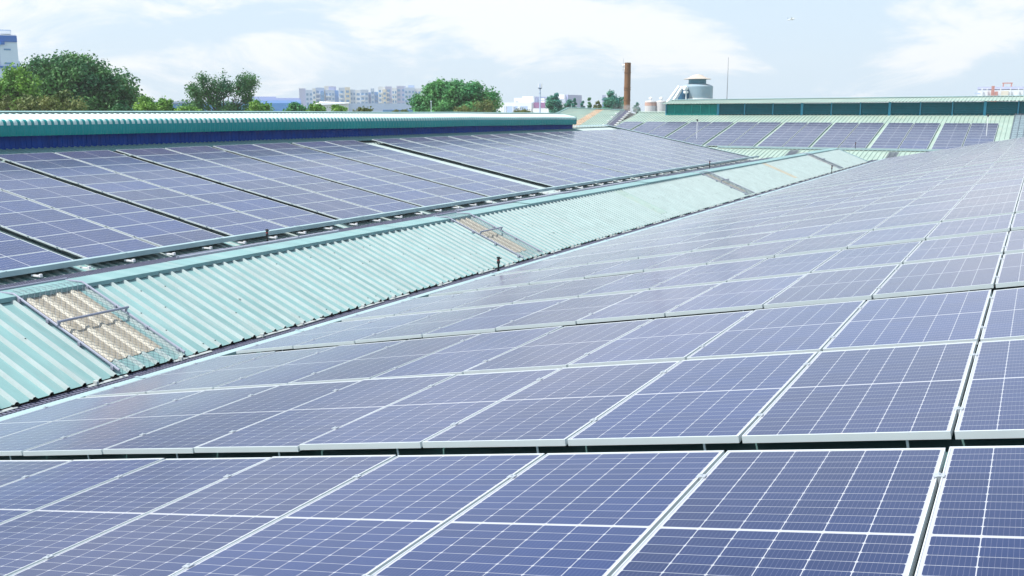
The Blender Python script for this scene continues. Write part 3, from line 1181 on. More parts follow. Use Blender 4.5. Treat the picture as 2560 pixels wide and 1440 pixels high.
# left bay has its light painted in as brighter teal, with slim mullions, the others are deeper blue-green
posts = [-33.75, -28.35, -25.7, -22.95, -20.2, -17.5, -14.9, -12.35, -9.75, -7.1, -4.5, -1.9, .8, 3.4, 6.0, 8.7, 11.4, 14.7]
for i, (xa, xb) in enumerate(zip(posts, posts[1:])):
    b2 = bmesh.new()
    for s in range(6):
        z = -.24 + .155 * s + vrise((xa + xb) / 2)
        box(b2, ((xa + xb) / 2, VYF + .04, z + .07), (xb - xa - .2, .015, .15), Matrix.Rotation(-.55, 3, 'X'))
    box2(b2, (xa + .05, VYF + .14, -.5), (xb - .05, VYF + .16, .75 + vrise(xa)))
    if i == 0:
        for q in range(1, 6):
            xx = xa + (xb - xa) * q / 6
            box2(b2, (xx - .035, VYF - .05, -.3), (xx + .035, VYF + .06, .72))
        box2(b2, (xa, VYF - .06, -.34), (xb, VYF + .06, -.14))
    obj('louvre_bay', b2, M_LOUVRE_LIT if i == 0 else M_LOUVRE, vent)
    b2 = bmesh.new()
    w = .22 if i in (1, 4, 7, 10) else .10
    box2(b2, (xa - w / 2, VYF - .07, -.42), (xa + w / 2, VYF + .10, .78 + vrise(xa)))
    obj('post', b2, M_POST, vent)
bm = bmesh.new()
prof = ribs(VX1 + 34.15, 0.30, .10, .045, .045)
for (ya, za, yb, zb) in ((94.75, .82, 97.9, 1.21), ):
    prev = None
    for yy, zz in ((ya, za - .02), (yb, zb)):
        row = [bm.verts.new((-34.15 + t, yy, zz + h + vrise(-34.15 + t))) for t, h in prof]
        if prev:
            for k in range(len(row) - 1):
                bm.faces.new((prev[k], prev[k + 1], row[k + 1], row[k]))
        prev = row
    row2 = [bm.verts.new((-34.15 + t, 101.2, .82 + h + vrise(-34.15 + t))) for t, h in prof]
    for k in range(len(row2) - 1):
        bm.faces.new((prev[k], prev[k + 1], row2[k + 1], row2[k]))
obj('vent_roof', bm, M_FARROOF, vent)
bm = bmesh.new()
for k in range(10):
    xa, xb = -34.15 + k * 4.9, -34.15 + (k + 1) * 4.9
    quad(bm, (xa, 97.6, 1.235 + vrise(xa)), (xb, 97.6, 1.235 + vrise(xb)), (xb, 98.0, 1.29 + vrise(xb)), (xa, 98.0, 1.29 + vrise(xa)))
    quad(bm, (xa, 98.0, 1.29 + vrise(xa)), (xb, 98.0, 1.29 + vrise(xb)), (xb, 98.4, 1.22 + vrise(xb)), (xa, 98.4, 1.22 + vrise(xa)))
obj('ridge_cap', bm, M_TEAL, vent)
bm = bmesh.new()
p = [(VX0 - .02, VYF, -.45), (VX0 - .02, 100.8, -.75), (VX0 - .02, 100.8, .80), (VX0 - .02, 97.9, 1.18), (VX0 - .02, VYF, .80)]
bm.faces.new([bm.verts.new(v) for v in p])
box2(bm, (VX0, 100.7, -1.2), (VX1, 100.8, .85))
obj('end_wall', bm, M_LOUVRE, vent)

# left part of the far buildings: its own roof, skewed a little
side = thing('factory_hall', 'pale ribbed roof with a rusty streak behind the end of the curved vent', 'factory', (-42, 92, GROUND))
TL, TR, BR, BL = Vector((-46.3, 98.9, .47)), Vector((-38.95, 97.2, .17)), Vector((-36.55, 83.2, -2.46)), Vector((-46.3, 84.0, -2.50))
bm, bs = bmesh.new(), bmesh.new()
nrm = (BR - BL).cross(TL - BL).normalized()
nr = 30
for i in range(nr):
    tgt = bs if 15 <= i < 19 else bm
    f0, f1 = i / nr, (i + 1) / nr
    for a, b, ha, hb in ((f0, f0 + .6 / nr, 0, 0), (f0 + .6 / nr, f0 + .75 / nr, 0, .055), (f0 + .75 / nr, f0 + .88 / nr, .055, .055), (f0 + .88 / nr, f1, .055, 0)):
        quad(tgt, BL.lerp(BR, a) + nrm * ha, BL.lerp(BR, b) + nrm * hb, TL.lerp(TR, b) + nrm * hb, TL.lerp(TR, a) + nrm * ha)
add(side, 'roof_sheet', bm, M_FARROOF)
o = add(side, 'roof_sheet', bs, mat('rusty_sheet', (0.52, 0.38, 0.27), 0.7, 0.2, var=.3, vscale=1.5, stain=(0.36, .5, .45), stain_amt=.8))
o['label'] = 'rusty brown strip of roof sheet'
bm = bmesh.new()
quad(bm, TL, TR, TR + Vector((1.5, 10, -1.9)), TL + Vector((0, 10, -1.9)))
quad(bm, BL - Vector((0, 0, .05)), TL - Vector((0, 0, .05)), TL + Vector((0, 10, -1.9)), Vector((-46.3, 108, -5)))
box2(bm, (-46.2, 84.2, GROUND), (-37.4, 108, -2.75))
add(side, 'wall', bm, M_WHITE)
bm = bmesh.new()
bar(bm, TL + Vector((0, -.05, .06)), TR + Vector((0, -.05, .06)), .35, .06)
bar(bm, BL + Vector((0, 0, .05)), TL + Vector((0, 0, .05)), .16, .10)
add(side, 'ridge_cap', bm, M_TEAL)

# dark guarded skylight at the right end of the far roof
g = thing('skylight_guard', 'dark grey wire guarded skylight at the right end of the far roof', 'guard', tuple(PF(-.6, 84.5, 0)))
bm = bmesh.new()
quad(bm, PF(-2.1, 83.6, OFF + .07), PF(.9, 83.6, OFF + .07), PF(.9, 94.2, OFF + .07), PF(-2.1, 94.2, OFF + .07))
add(g, 'sheet', bm, mat('grey_skylight', (.22, .30, .34), .5, .4, var=.2, vscale=2))
bm = bmesh.new()
for i in range(8):
    xx = -2.1 + 3.0 * i / 7
    bar(bm, PF(xx, 83.6, .02), PF(xx, 94.2, .02), .03)
for i in range(16):
    uu = 83.6 + 10.6 * i / 15
    bar(bm, PF(-2.1, uu, .02), PF(.9, uu, .02), .03)
add(g, 'wire_mesh', bm, M_WIRE)

# ------------------------------------------------------------------ chimney, vessel, tanks, rod behind the far hall
M_RUST = mat('rusty_steel', (0.20, 0.105, 0.052), 0.75, 0.25, var=0.30, vscale=0.8, vstretch=(1, 1, .5), stain=(0.10, 0.055, 0.035), stain_amt=.6)
d = 130
p = stand(1567, d, GROUND)
ch = thing('chimney', 'tall rust brown steel chimney rising behind the far roof', 'chimney', tuple(p))
htop = hgt(157, 1570, d) - GROUND
bm = bmesh.new()
tube(bm, [(0, 0, 0), (0, 0, htop)], [.46, .41], 24)
for py in (181, 219, 224, 250):
    z = hgt(py, 1570, d) - GROUND
    tube(bm, [(0, 0, z - .05), (0, 0, z + .05)], .47, 24)
obj('shaft', bm, M_RUST, ch, smooth=False)
bm = bmesh.new()
tube(bm, [(0, 0, htop + .01), (0, 0, htop + .02)], .35, 20)
obj('flue_mouth', bm, M_BLACK, ch)
bm = bmesh.new()
tube(bm, [(-.62, 0, htop - 1.1), (-.62, 0, htop + .55)], .03, 6)
for dz in (.25, .75):
    tube(bm, [(-.3, 0, htop - dz), (-.75, 0, htop - dz)], .035, 6)
box(bm, (-.66, 0, htop - .55), (.12, .12, .5))
obj('antenna_bracket', bm, M_GALV, ch)

d = 115
p = stand(1741, d, 0)
M_VES = mat('vessel_grp', (0.27, 0.37, 0.44), 0.45, 0.4, var=0.12, vscale=.8, stain=(0.5, 0.45, .38), stain_amt=.4)
ve = thing('cooling_tower', 'round grey cooling tower with conical cap behind the far roof', 'cooling tower', (p.x, p.y, -1.5))
k = d / FPX
zz = lambda py: hgt(py, 1741, d) + 1.5
R = 37.5 * k
bm = bmesh.new()
lathe(bm, [(R, 0), (R, zz(217)), (R * .985, zz(215.5)), (R * .80, zz(212)), (21.5 * k, zz(209.5)), (21 * k, zz(209.5))], seg=40)
obj('shell', bm, M_VES, ve, smooth=False)
bm = bmesh.new()
lathe(bm, [(21 * k, zz(210)), (20.7 * k, zz(197))], seg=36)
obj('neck', bm, mat('vessel_neck', (0.08, 0.22, 0.30), .5, .4, var=.15, vscale=1), ve)
bm = bmesh.new()
lathe(bm, [(33 * k, zz(198.4)), (33 * k, zz(197.6)), (22 * k, zz(194.5)), (12 * k, zz(188.5)), (5 * k, zz(186)), (.01, zz(185.5))], seg=36)
obj('cap', bm, mat('vessel_cap', (.48, .43, .38), .6, .3, var=.1, vscale=1), ve)
bm = bmesh.new()
lathe(bm, [(R * 1.08, 0), (R * 1.08, zz(246.5)), (R * 1.0, zz(246))], seg=40)
obj('base_ring', bm, M_WHITE, ve)


def at(px, py, d):
    w = px_ray(px, py)
    return w * (d / math.hypot(w.x, w.y))


pp = thing('pipework', 'bundle of slanting pale pipes beside the cooling tower', 'pipes', tuple(at(1690, 248, 113)))
for a, b, r_ in (((1698, 217), (1668, 258), 4.2), ((1705, 218), (1680, 258), 3.6), ((1704, 226), (1684, 258), 2.2)):
    b2 = bmesh.new()
    tube(b2, [at(*a, 113), at(*b, 112)], r_ * 113 / FPX, 12)
    add(pp, 'pipe', b2, M_GALV)
b2 = bmesh.new()
for px, py, r_ in ((1710, 221, 4), (1711, 230, 3.3)):
    c = at(px, py, 112.6)
    tube(b2, [c, c + Vector((.1, .7, 0))], r_ * 113 / FPX, 14)
tube(b2, [at(1715, 217, 112.8), at(1715, 256, 112.8)], .07, 8)
tube(b2, [at(1700, 219, 113), at(1717, 217, 113)], .12, 8)
add(pp, 'elbow', b2, M_WHITE)
b2 = bmesh.new()
box(b2, at(1708, 240, 113.6), (1.1, .6, 1.9))
box(b2, at(1717, 240, 113.8), (.8, .5, 1.2))
add(pp, 'shadow_box', b2, mat('shadow_blue', (.03, .12, .22), .5, .4, var=.2, vscale=2))  # dark blue boxes stand in for the shadow behind the pipes

d = 122
M_TANK = mat('tank_white', (.56, .56, .57), .5, .4, var=.06, vscale=1)
for x0, x1, lab, rust in ((1612, 1639.5, 'white storage tank with a rusty brown band, right of the chimney', True),
                          (1640.5, 1664, 'plain white storage tank between rusty tank and louvred vent', False)):
    p = stand((x0 + x1) / 2, d, -3.0)
    r_ = (x1 - x0) / 2 * d / FPX
    t = thing('storage_tank', lab, 'tank', tuple(p), group='white tanks behind the far roof')
    zt = hgt(254, 1640, d) + 3
    bm = bmesh.new()
    lathe(bm, [(r_, 0), (r_, zt), (r_ * .9, zt + .08), (.02, zt + .12)], seg=28)
    obj('shell', bm, M_TANK, t)
    if rust:
        bm = bmesh.new()
        lathe(bm, [(r_ * 1.006, zt - .5), (r_ * 1.006, zt - .10)], seg=28)
        obj('rust_band', bm, mat('rust_band', (.50, .33, .28), .7, .2, var=.25, vscale=2), t)
    bm = bmesh.new()
    lathe(bm, [(.16, zt), (.16, zt + .32), (.23, zt + .33), (.2, zt + .5), (.06, zt + .56)], (0, 0, 0), 14)
    obj('vent_stub', bm, M_WHITE, t)

d = 108
p = stand(1816, d, -1.5)
t = thing('lightning_rod', 'thin tall lightning rod standing right of the cooling tower', 'lightning rod', tuple(p))
bm = bmesh.new()
h1 = hgt(143, 1816, d) + 1.5
tube(bm, [(0, 0, 0), (0, 0, h1 * .6), (0, 0, h1)], [.045, .035, .018], 8)
obj('mast', bm, mat('rod_steel', (.2, .2, .24), .5, .4), t)
bm = bmesh.new()
tube(bm, [(0, 0, h1 * .42), (-.25, 0, h1 * .34), (-.75, 0, h1 * .30)], .015, 5)
obj('stay_wire', bm, M_WIRE, t)

# ------------------------------------------------------------------ trees
M_BARK = mat('bark', (.10, .075, .05), .9, .2, var=.3, vscale=2)


def leaf_mat(name, c, c2):
    m = bpy.data.materials.new(name)
    m.use_nodes = True
    nt = m.node_tree
    b = nt.nodes['Principled BSDF']
    b.inputs['Roughness'].default_value = .55
    b.inputs['Specular IOR Level'].default_value = .3
    tc = N(nt, 'ShaderNodeTexCoord')
    nz = N(nt, 'ShaderNodeTexNoise')
    nz.inputs['Scale'].default_value = .55
    nz.inputs['Detail'].default_value = 4
    nt.links.new(tc.outputs['Object'], nz.inputs['Vector'])
    mr = N(nt, 'ShaderNodeMapRange')
    mr.inputs['From Min'].default_value = .35
    mr.inputs['From Max'].default_value = .65
    nt.links.new(nz.outputs['Fac'], mr.inputs['Value'])
    mx = N(nt, 'ShaderNodeMix', data_type='RGBA')
    mx.inputs['A'].default_value = (*c, 1)
    mx.inputs['B'].default_value = (*c2, 1)
    nt.links.new(mr.outputs[0], mx.inputs['Factor'])
    nt.links.new(mx.outputs['Result'], b.inputs['Base Color'])
    # leaves let some light through
    tr = N(nt, 'ShaderNodeBsdfTranslucent')
    nt.links.new(mx.outputs['Result'], tr.inputs['Color'])
    ms = N(nt, 'ShaderNodeMixShader')
    ms.inputs[0].default_value = .22
    out = nt.nodes['Material Output']
    nt.links.new(b.outputs[0], ms.inputs[1])
    nt.links.new(tr.outputs[0], ms.inputs[2])
    nt.links.new(ms.outputs[0], out.inputs['Surface'])
    return m


LF = {'dark': leaf_mat('leaves_dark', (.02, .12, .055), (.085, .23, .06)),
      'mid': leaf_mat('leaves_mid', (.035, .21, .08), (.13, .36, .10)),
      'light': leaf_mat('leaves_light', (.09, .25, .04), (.22, .40, .06)),
      'olive': leaf_mat('leaves_olive', (.085, .14, .04), (.19, .21, .06)),
      'blue': leaf_mat('leaves_bluish', (.03, .22, .20), (.11, .34, .20))}


def tree(name, label, cat, px, d, w_px, top_py, bot_py, leaf, nclump=60, per=90, size=.26, seed=1, lobes=None, sparse=1.0, group=None, limbs=None):
    """crown spans w_px of the photo at distance d; the crown's lower edge is at bot_py"""
    rg = random.Random(seed)
    base = stand(px, d, GROUND)
    zt, zb = hgt(top_py, px, d) - GROUND, hgt(bot_py, px, d) - GROUND
    zb = min(zb, zt - .5)
    W = w_px * d / FPX
    t = thing(name, label, cat, tuple(base), group=group)
    H = zt - zb
    c0 = Vector((0, 0, zb + H * .5))
    side = Vector((px_ray(px, 280).y, -px_ray(px, 280).x, 0)).normalized()   # picture-right on the ground
    fwd = Vector((-side.y, side.x, 0))
    if lobes is None:
        lobes = [(0, 0, 1, 1)]
    # clump centres
    cl = []
    for (lx, lz, lw, lh) in lobes:
        n = max(3, int(nclump * lw * lh))
        for i in range(n):
            for _ in range(50):
                v = Vector((rg.uniform(-1, 1), rg.uniform(-1, 1), rg.uniform(-1, 1)))
                if .42 < v.length < 1:
                    break
            cl.append(c0 + side * (lx * W * .5 + v.x * lw * W * .44) + fwd * (v.y * lw * W * .40) + Vector((0, 0, lz * H * .5 + v.z * lh * H * .44)))
    k_ = d / FPX
    tips = []
    if limbs:
        cl = []
        for (tx, ty, r0, n) in limbs:
            tip = side * ((tx - px) * k_) + fwd * rg.uniform(-.25, .25) * W + Vector((0, 0, hgt(ty, px, d) - GROUND))
            st = Vector((0, 0, zb + H * .12)) + side * ((tx - px) * k_ * .25)
            tips.append((st, tip))
            for i in range(n):
                f_ = rg.uniform(.66, 1.0)
                cl.append(st.lerp(tip, f_) + Vector((rg.gauss(0, 1), rg.gauss(0, 1), rg.gauss(0, .6))) * r0 * k_)
    bm = bmesh.new()
    tw = max(.08, W * .028)
    for st, tip in tips:
        tube(bm, [Vector((0, 0, zb * .8)), st, st.lerp(tip, .6), tip], [tw * .8, tw * .5, tw * .28, tw * .1], 6, cap=False)
    tube(bm, [(0, 0, 0), (tw * .3, 0, zb * .5), c0 - Vector((0, 0, H * .2))], [tw * 1.5, tw * 1.1, tw * .7], 8)
    for c in rg.sample(cl, min(len(cl), 16)):
        s = Vector((0, 0, zb + H * rg.uniform(-.05, .25)))
        m_ = s.lerp(c, .5) + Vector((rg.uniform(-.3, .3), rg.uniform(-.3, .3), rg.uniform(-.1, .3)))
        tube(bm, [s, m_, c], [tw * .5, tw * .3, tw * .10], 5, cap=False)
    obj('trunk', bm, M_BARK, t)
    bm = bmesh.new()
    rc = min(W, H * 1.6) * .13 * (1.0 if nclump > 30 else 1.25)
    for c in cl:
        r_ = rc * rg.uniform(.65, 1.3)
        for i in range(int(per * rg.uniform(.6, 1.2) * sparse)):
            v = Vector((rg.gauss(0, .45), rg.gauss(0, .45), rg.gauss(0, .34)))
            if v.length > 1.05:
                continue
            pos = c + v * r_
            n = (v * .6 + Vector((rg.uniform(-1, 1), rg.uniform(-1, 1), rg.uniform(-.2, 1.2)))).normalized()
            a = n.orthogonal().normalized()
            a.rotate(Matrix.Rotation(rg.uniform(0, 6.28), 3, n))
            b = n.cross(a)
            s = size * rg.uniform(.55, 1.25)
            vs_ = [bm.verts.new(pos + a * s * .5), bm.verts.new(pos + b * s * .3 + n * s * .08), bm.verts.new(pos - a * s * .5), bm.verts.new(pos - b * s * .3 + n * s * .08)]
            bm.faces.new(vs_)
    obj('crown', bm, LF[leaf], t)
    return t


T = tree
T('broadleaf_tree', 'largest dark green tree with a broad domed crown at the left', 'tree', 195, 85, 265, 137, 305, 'dark', 165, 170, .30, 11,
  lobes=[(-.12, .25, .75, .70), (.42, -.15, .60, .80), (-.5, -.1, .55, .75), (.15, -.5, .8, .5), (.0, .55, .35, .40)])
T('broadleaf_tree', 'yellowish green tree cut by the left edge, below the white tower', 'tree', 20, 78, 150, 163, 305, 'light', 80, 140, .27, 12,
  lobes=[(.35, .3, .5, .6), (-.3, 0, .7, .8), (.3, -.4, .8, .6)])
T('broadleaf_tree', 'open branchy tree with feathery limbs left of the flats', 'tree', 556, 90, 120, 186, 305, 'dark', 20, 210, .19, 13,
  limbs=[(484, 204, 5, 6), (490, 224, 4, 4), (510, 196, 4, 7), (538, 199, 4.5, 7), (563, 195, 3.5, 6), (578, 216, 4, 4), (606, 192, 4.5, 7),
         (637, 194, 4.5, 8), (600, 221, 4, 4), (624, 236, 4.5, 5), (498, 254, 7, 6), (534, 250, 6, 4), (566, 262, 7, 5), (598, 264, 7, 5),
         (628, 266, 6, 5), (480, 266, 6, 5), (516, 228, 5, 4), (550, 226, 5, 4)], sparse=.7)
T('broadleaf_tree', 'big rounded mid green tree right of the flats', 'tree', 1138, 105, 218, 200, 300, 'mid', 120, 150, .32, 14,
  lobes=[(-.2, .35, .55, .70), (.35, .15, .5, .7), (-.55, -.2, .45, .75), (.7, -.2, .32, .7), (.05, -.4, .8, .6), (-.12, .7, .3, .3)])
T('broadleaf_tree', 'small light green spreading tree between large tree and open tree', 'tree', 382, 80, 118, 242, 300, 'light', 60, 90, .22, 15,
  lobes=[(-.2, .3, .5, .6), (.4, .2, .5, .6), (0, -.2, .9, .7)])
T('broadleaf_tree', 'compact dark green tree beside the shop sign', 'tree', 1386, 140, 47, 230, 296, 'blue', 60, 150, .26, 16, lobes=[(0, .62, .45, .35), (-.12, .15, .85, .55), (.05, -.5, 1, .6)])
T('broadleaf_tree', 'bluish pointed tree left of the brown chimney', 'tree', 1532, 150, 62, 226, 295, 'blue', 60, 150, .28, 17, lobes=[(-.12, .62, .30, .40), (.2, .1, .65, .5), (-.3, .0, .5, .5), (0, -.5, 1, .5)])
small = [(1420, 150, 34, 246, 'blue', 'small bluish tree just right of the compact dark tree'),
         (1437, 155, 24, 245, 'blue', 'second small bluish tree in the row before the chimney'),
         (1455, 160, 22, 250, 'blue', 'low bluish tree midway in the row before the chimney'),
         (1473, 160, 20, 246, 'mid', 'slim pointed tree midway along the row before the chimney'),
         (1495, 165, 34, 254, 'olive', 'low hazy tree at the foot of the bluish pointed tree'),
         (1558, 165, 20, 240, 'blue', 'thin tree close against the left side of the chimney'),
         (1592, 200, 26, 256, 'blue', 'faint hazy tree between the chimney and the tanks')]
for i, (px, d_, w_, tp, lf, lab) in enumerate(small):
    T('broadleaf_tree', lab, 'tree', px, d_, w_, tp, 296, lf, 26, 140, .28, 30 + i, lobes=[(0, .66, .30, .38), (-.1, .15, .65, .5), (.1, -.5, 1, .6)], group='small trees behind the far roof')
bush = [(40, 62, 110, 236, 'olive', 'olive brown bush at the left edge over the curved vent'),
        (155, 62, 115, 229, 'olive', 'olive brown rounded bush before the largest tree'),
        (85, 64, 60, 236, 'olive', 'darker olive bush between the two rounded brown bushes'),
        (300, 70, 60, 262, 'dark', 'low dark shrub at the right foot of the largest tree'),
        (470, 75, 60, 262, 'light', 'low light shrub at the foot of the open tree'),
        (650, 76, 70, 246, 'light', 'yellow green bush right of the open tree'),
        (735, 84, 70, 254, 'mid', 'green hedge bush left of the white shed'),
        (790, 80, 60, 256, 'light', 'yellow green hedge bush below the flats'),
        (850, 82, 60, 262, 'light', 'light hedge bush before the white shed wall'),
        (905, 84, 60, 268, 'olive', 'low olive bush at the right end of the hedge'),
        (1190, 95, 110, 247, 'olive', 'olive brown bush below the big rounded tree'),
        (1310, 120, 60, 270, 'olive', 'low shrub line before the shop building'),
        (1000, 90, 60, 274, 'olive', 'very low shrub before the long grey shed')]
for i, (px, d_, w_, tp, lf, lab) in enumerate(bush):
    T('bush', lab, 'bush', px, d_, w_, tp, 305, lf, 26, 100, .20, 60 + i, group='bushes behind the curved vent')

# ------------------------------------------------------------------ distant buildings
M_BW = mat('render_white', (.76, .80, .86), .6, .3, var=.03, vscale=.1)
M_BLG = mat('render_lightgrey', (.46, .58, .78), .6, .3, var=.04, vscale=.1)
M_BG = mat('render_shade_grey', (.42, .46, .66), .6, .3, var=.04, vscale=.1)
M_BB = mat('render_blue', (.10, .34, .68), .6, .3, var=.05, vscale=.1)
M_CR = mat('render_cream', (.74, .69, .60), .6, .3, var=.03, vscale=.1)
M_GLS = mat('window_glass', (.07, .26, .52), .15, .6)
M_SIGN = mat('sign_purple', (.46, .20, .44), .5, .3)


YAW = [0.0]


def facade_frame(px, d):
    """local axes at a distant spot: right along the picture, away from the camera"""
    r = px_ray(px, 280)
    f = Vector((r.x, r.y, 0)).normalized()
    if YAW[0]:
        f.rotate(Matrix.Rotation(YAW[0], 3, 'Z'))
    return Vector((f.y, -f.x, 0)), f


def block(t, nm, px0, px1, py_top, d, depth, m, z0=GROUND, parent_loc=None, py_bot=None):
    """one box of a building; px0..px1 is its front width"""
    pm = (px0 + px1) / 2
    s, f = facade_frame(pm, d)
    c = stand(pm, d)
    w = (px1 - px0) * d / FPX / abs(math.cos(0.0)) * math.sqrt(1 + ((pm - 1280) / FPX) ** 2) / (1 + ((pm - 1280) / FPX) ** 2) 
    zt = hgt(py_top, pm, d)
    zb = z0 if py_bot is None else hgt(py_bot, pm, d)
    rot = Matrix((s, f, Vector((0, 0, 1)))).transposed()
    b2 = bmesh.new()
    box(b2, c + f * depth / 2 + Vector((0, 0, (zt + zb) / 2)), (w, depth, zt - zb), rot)
    return add(t, nm, b2, m), (c, s, f, w, zt, rot)


def windows(t, info, floors, cols, fh=3.0, z_top_off=1.2, ww=1.3, wh=1.5, m=None, x0=-.5, x1=.5, nm='window'):
    c, s, f, w, zt, rot = info
    for r in range(floors):
        for q in range(cols):
            fx = x0 + (x1 - x0) * (q + .5) / cols
            p = c + s * (fx * w) + Vector((0, 0, zt - z_top_off - fh * r - wh / 2)) - f * .03
            b2 = bmesh.new()
            box(b2, p, (ww, .12, wh), rot)
            add(t, nm, b2, m or M_GLS)


def balcony(t, info, floors, x0, x1, fh=3.0, z_top_off=2.9):
    c, s, f, w, zt, rot = info
    for r in range(floors):
        b2 = bmesh.new()
        p = c + s * ((x0 + x1) / 2 * w) + Vector((0, 0, zt - z_top_off - fh * r)) - f * .6
        box(b2, p, ((x1 - x0) * w, 1.2, .9), rot)
        add(t, 'balcony', b2, M_BW)


D_AP = 700
G_AP = 'flats on the horizon'
ap = [  # label, list of (part, px0, px1, top, depth, distance offset, material, cols, balcony)
    ('flats at the left end of the row with a grey blank gable', [(750, 766, 221, 16, 0, M_BG, 0, 0), (766, 783, 225, 14, -2, M_BLG, 2, 0), (783, 791, 221, 14, -3, M_BW, 1, 0)]),
    ('tall pale blue flats left of the yellow topped block', [(791, 812, 219, 16, 0, M_BLG, 2, 1), (803, 812, 229, 3, -3, M_BB, 1, 0)]),
    ('flats with a yellow rooftop box and dark blue flank', [(815, 838, 225, 16, 0, M_BLG, 3, 1), (838, 848, 226, 14, 3, M_BB, 0, 0), (813, 836, 215, 8, 5, M_CR, 0, 0), (824, 842, 216, 6, 4, M_BG, 0, 0)]),
    ('flats with a pink framed bay right of the yellow topped block', [(849, 864, 219, 14, 0, M_BLG, 1, 1), (864, 877, 218, 14, -2, M_CR, 1, 0), (877, 890, 224, 14, 2, M_BLG, 2, 0)]),
    ('lower pair of grey flats in the middle of the row', [(890, 903, 225, 14, 1, M_BW, 1, 0), (903, 922, 224, 15, -1, M_BLG, 2, 1), (922, 929, 231, 10, 3, M_BB, 0, 0)]),
    ('narrow grey flats with blue shaded recess, right of centre', [(928, 937, 221, 14, 0, M_BLG, 1, 0), (936, 947, 230, 12, 2, M_BB, 1, 0)]),
    ('cream and grey flats with white balconies', [(947, 964, 217, 15, 0, M_BW, 2, 1), (958, 967, 223, 12, -2, M_CR, 1, 0), (964, 981, 216, 15, 1, M_BG, 1, 1)]),
    ('tallest grey flats at the right end, next to the big rounded tree', [(981, 993, 220, 14, 0, M_BW, 2, 1), (993, 1015, 215, 16, 1, M_BG, 2, 0), (1012, 1038, 219, 15, -1, M_BLG, 3, 0), (1022, 1037, 213, 8, 4, M_BLG, 0, 0), (1036, 1054, 221, 14, 2, M_BW, 2, 1)]),
]
for lab, parts in ap:
    px = parts[0][1]
    t = thing('apartment_block', lab, 'apartment block', tuple(stand(parts[0][0], D_AP, GROUND)), group=G_AP)
    for px0, px1, tp, dep, od, m_, cols, bal in parts:
        o_, info = block(t, 'wall', px0, px1, tp, D_AP + od, dep, m_)
        if cols:
            windows(t, info, 4, cols, 3.2, 2.2, min(2.2, info[3] / cols * .62), 1.6)
        if bal:
            balcony(t, info, 4, -.45, .05, 3.2, 4.3)

# tower at the left edge
d = 220
t = thing('office_tower', 'white tower block with a blue top band at the left edge', 'tower block', tuple(stand(-30, d, GROUND)))
M_TW = mat('tower_panel', (.56, .72, .90), .5, .4, var=.03, vscale=.2)
M_TB = mat('tower_blue', (.0, .13, .50), .5, .4)
o_, info = block(t, 'wall', -130, 46.5, 103, d, 14, M_TW)
o_, i2 = block(t, 'band', -131, 47, 87, d - .3, 15, M_TB, py_bot=102.5)
block(t, 'parapet', -131, 46, 84.5, d - .2, 14, M_BW, py_bot=87.2)
block(t, 'roof_box', 17, 43, 76, d + 2, 6, M_BW, py_bot=85)
block(t, 'roof_box', 16, 44, 74.7, d + 1.8, 6.4, M_BLG, py_bot=77.2)
block(t, 'band', -131, 47.5, 164, d - .3, 15, M_TB, py_bot=169)
for py in (124, 158.5):
    b2 = bmesh.new()
    block(t, 'window', 25, 40, py - 1.8, d - .06, .2, M_GLS, py_bot=py + 2)
for q in (12.5,):
    block(t, 'panel_joint', q - .3, q + .3, 103.5, d - .05, .1, M_BG, py_bot=163)
lp = at(3, 108, d - .5)
b2 = bmesh.new()
box(b2, lp, (1.0, .8, .55))
add(t, 'lamp', b2, M_TB)
d2 = 221
block(t, 'stair_rail', 48, 60, 153, d2, 3, M_BLG, py_bot=170)

# long low sheds
t = thing('warehouse', 'long low blue and white shed half hidden behind the trees at left', 'warehouse', tuple(stand(500, 260, GROUND)))
for a, b in ((300, 420), (420, 540), (540, 640)):
    o_, info = block(t, 'wall', a, b, 259.5, 262, 30, M_BB)
    block(t, 'roof', a, b, 253.5, 261, 32, M_BLG, py_bot=258.5)
t = thing('warehouse', 'blue grey shed with a dark flat roof edge left of the flats', 'warehouse', tuple(stand(690, 330, GROUND)))
for a, b, tp in ((620, 690, 241.5), (690, 752, 245)):
    block(t, 'roof', a, b, tp, 340, 40, M_BG, py_bot=251)
    block(t, 'wall', a, b, 250.8, 330, 30, M_BLG)
    block(t, 'base_wall', a, b, 257.5, 328, 30, M_BB)
t = thing('warehouse', 'white gabled shed and long pale grey wall below the flats', 'warehouse', tuple(stand(900, 300, GROUND)))
# white end with a shallow roof, then the long side with its shade put in as blue grey
o_, info = block(t, 'wall', 803, 871, 257, 300, 40, M_BW)
o_, info = block(t, 'wall', 871, 1045, 258.5, 300.5, 40, M_BLG)
windows(t, info, 1, 9, 3, 1.9, 1.4, .9, x0=.0, x1=.5)
b2 = bmesh.new()
pA, pB, pC = at(770, 261, 299), at(840, 254.5, 310), at(873, 257, 299.5)
pD = pA + Vector((0, 0, -1.2))
f_ = facade_frame(820, 300)[1]
quad(b2, at(775, 264, 299), at(873, 258, 299), at(873, 256.5, 315), at(800, 253.5, 315))
quad(b2, at(800, 253.5, 315), at(873, 256.5, 315), at(873, 258, 345), at(800, 256, 345))
quad(b2, at(775, 264, 299), at(800, 253.5, 315), at(800, 256, 345), at(775, 266, 345))
add(t, 'roof', b2, M_WHITE)
block(t, 'side_wall', 770, 803, 262.5, 300.3, 30, M_BB)

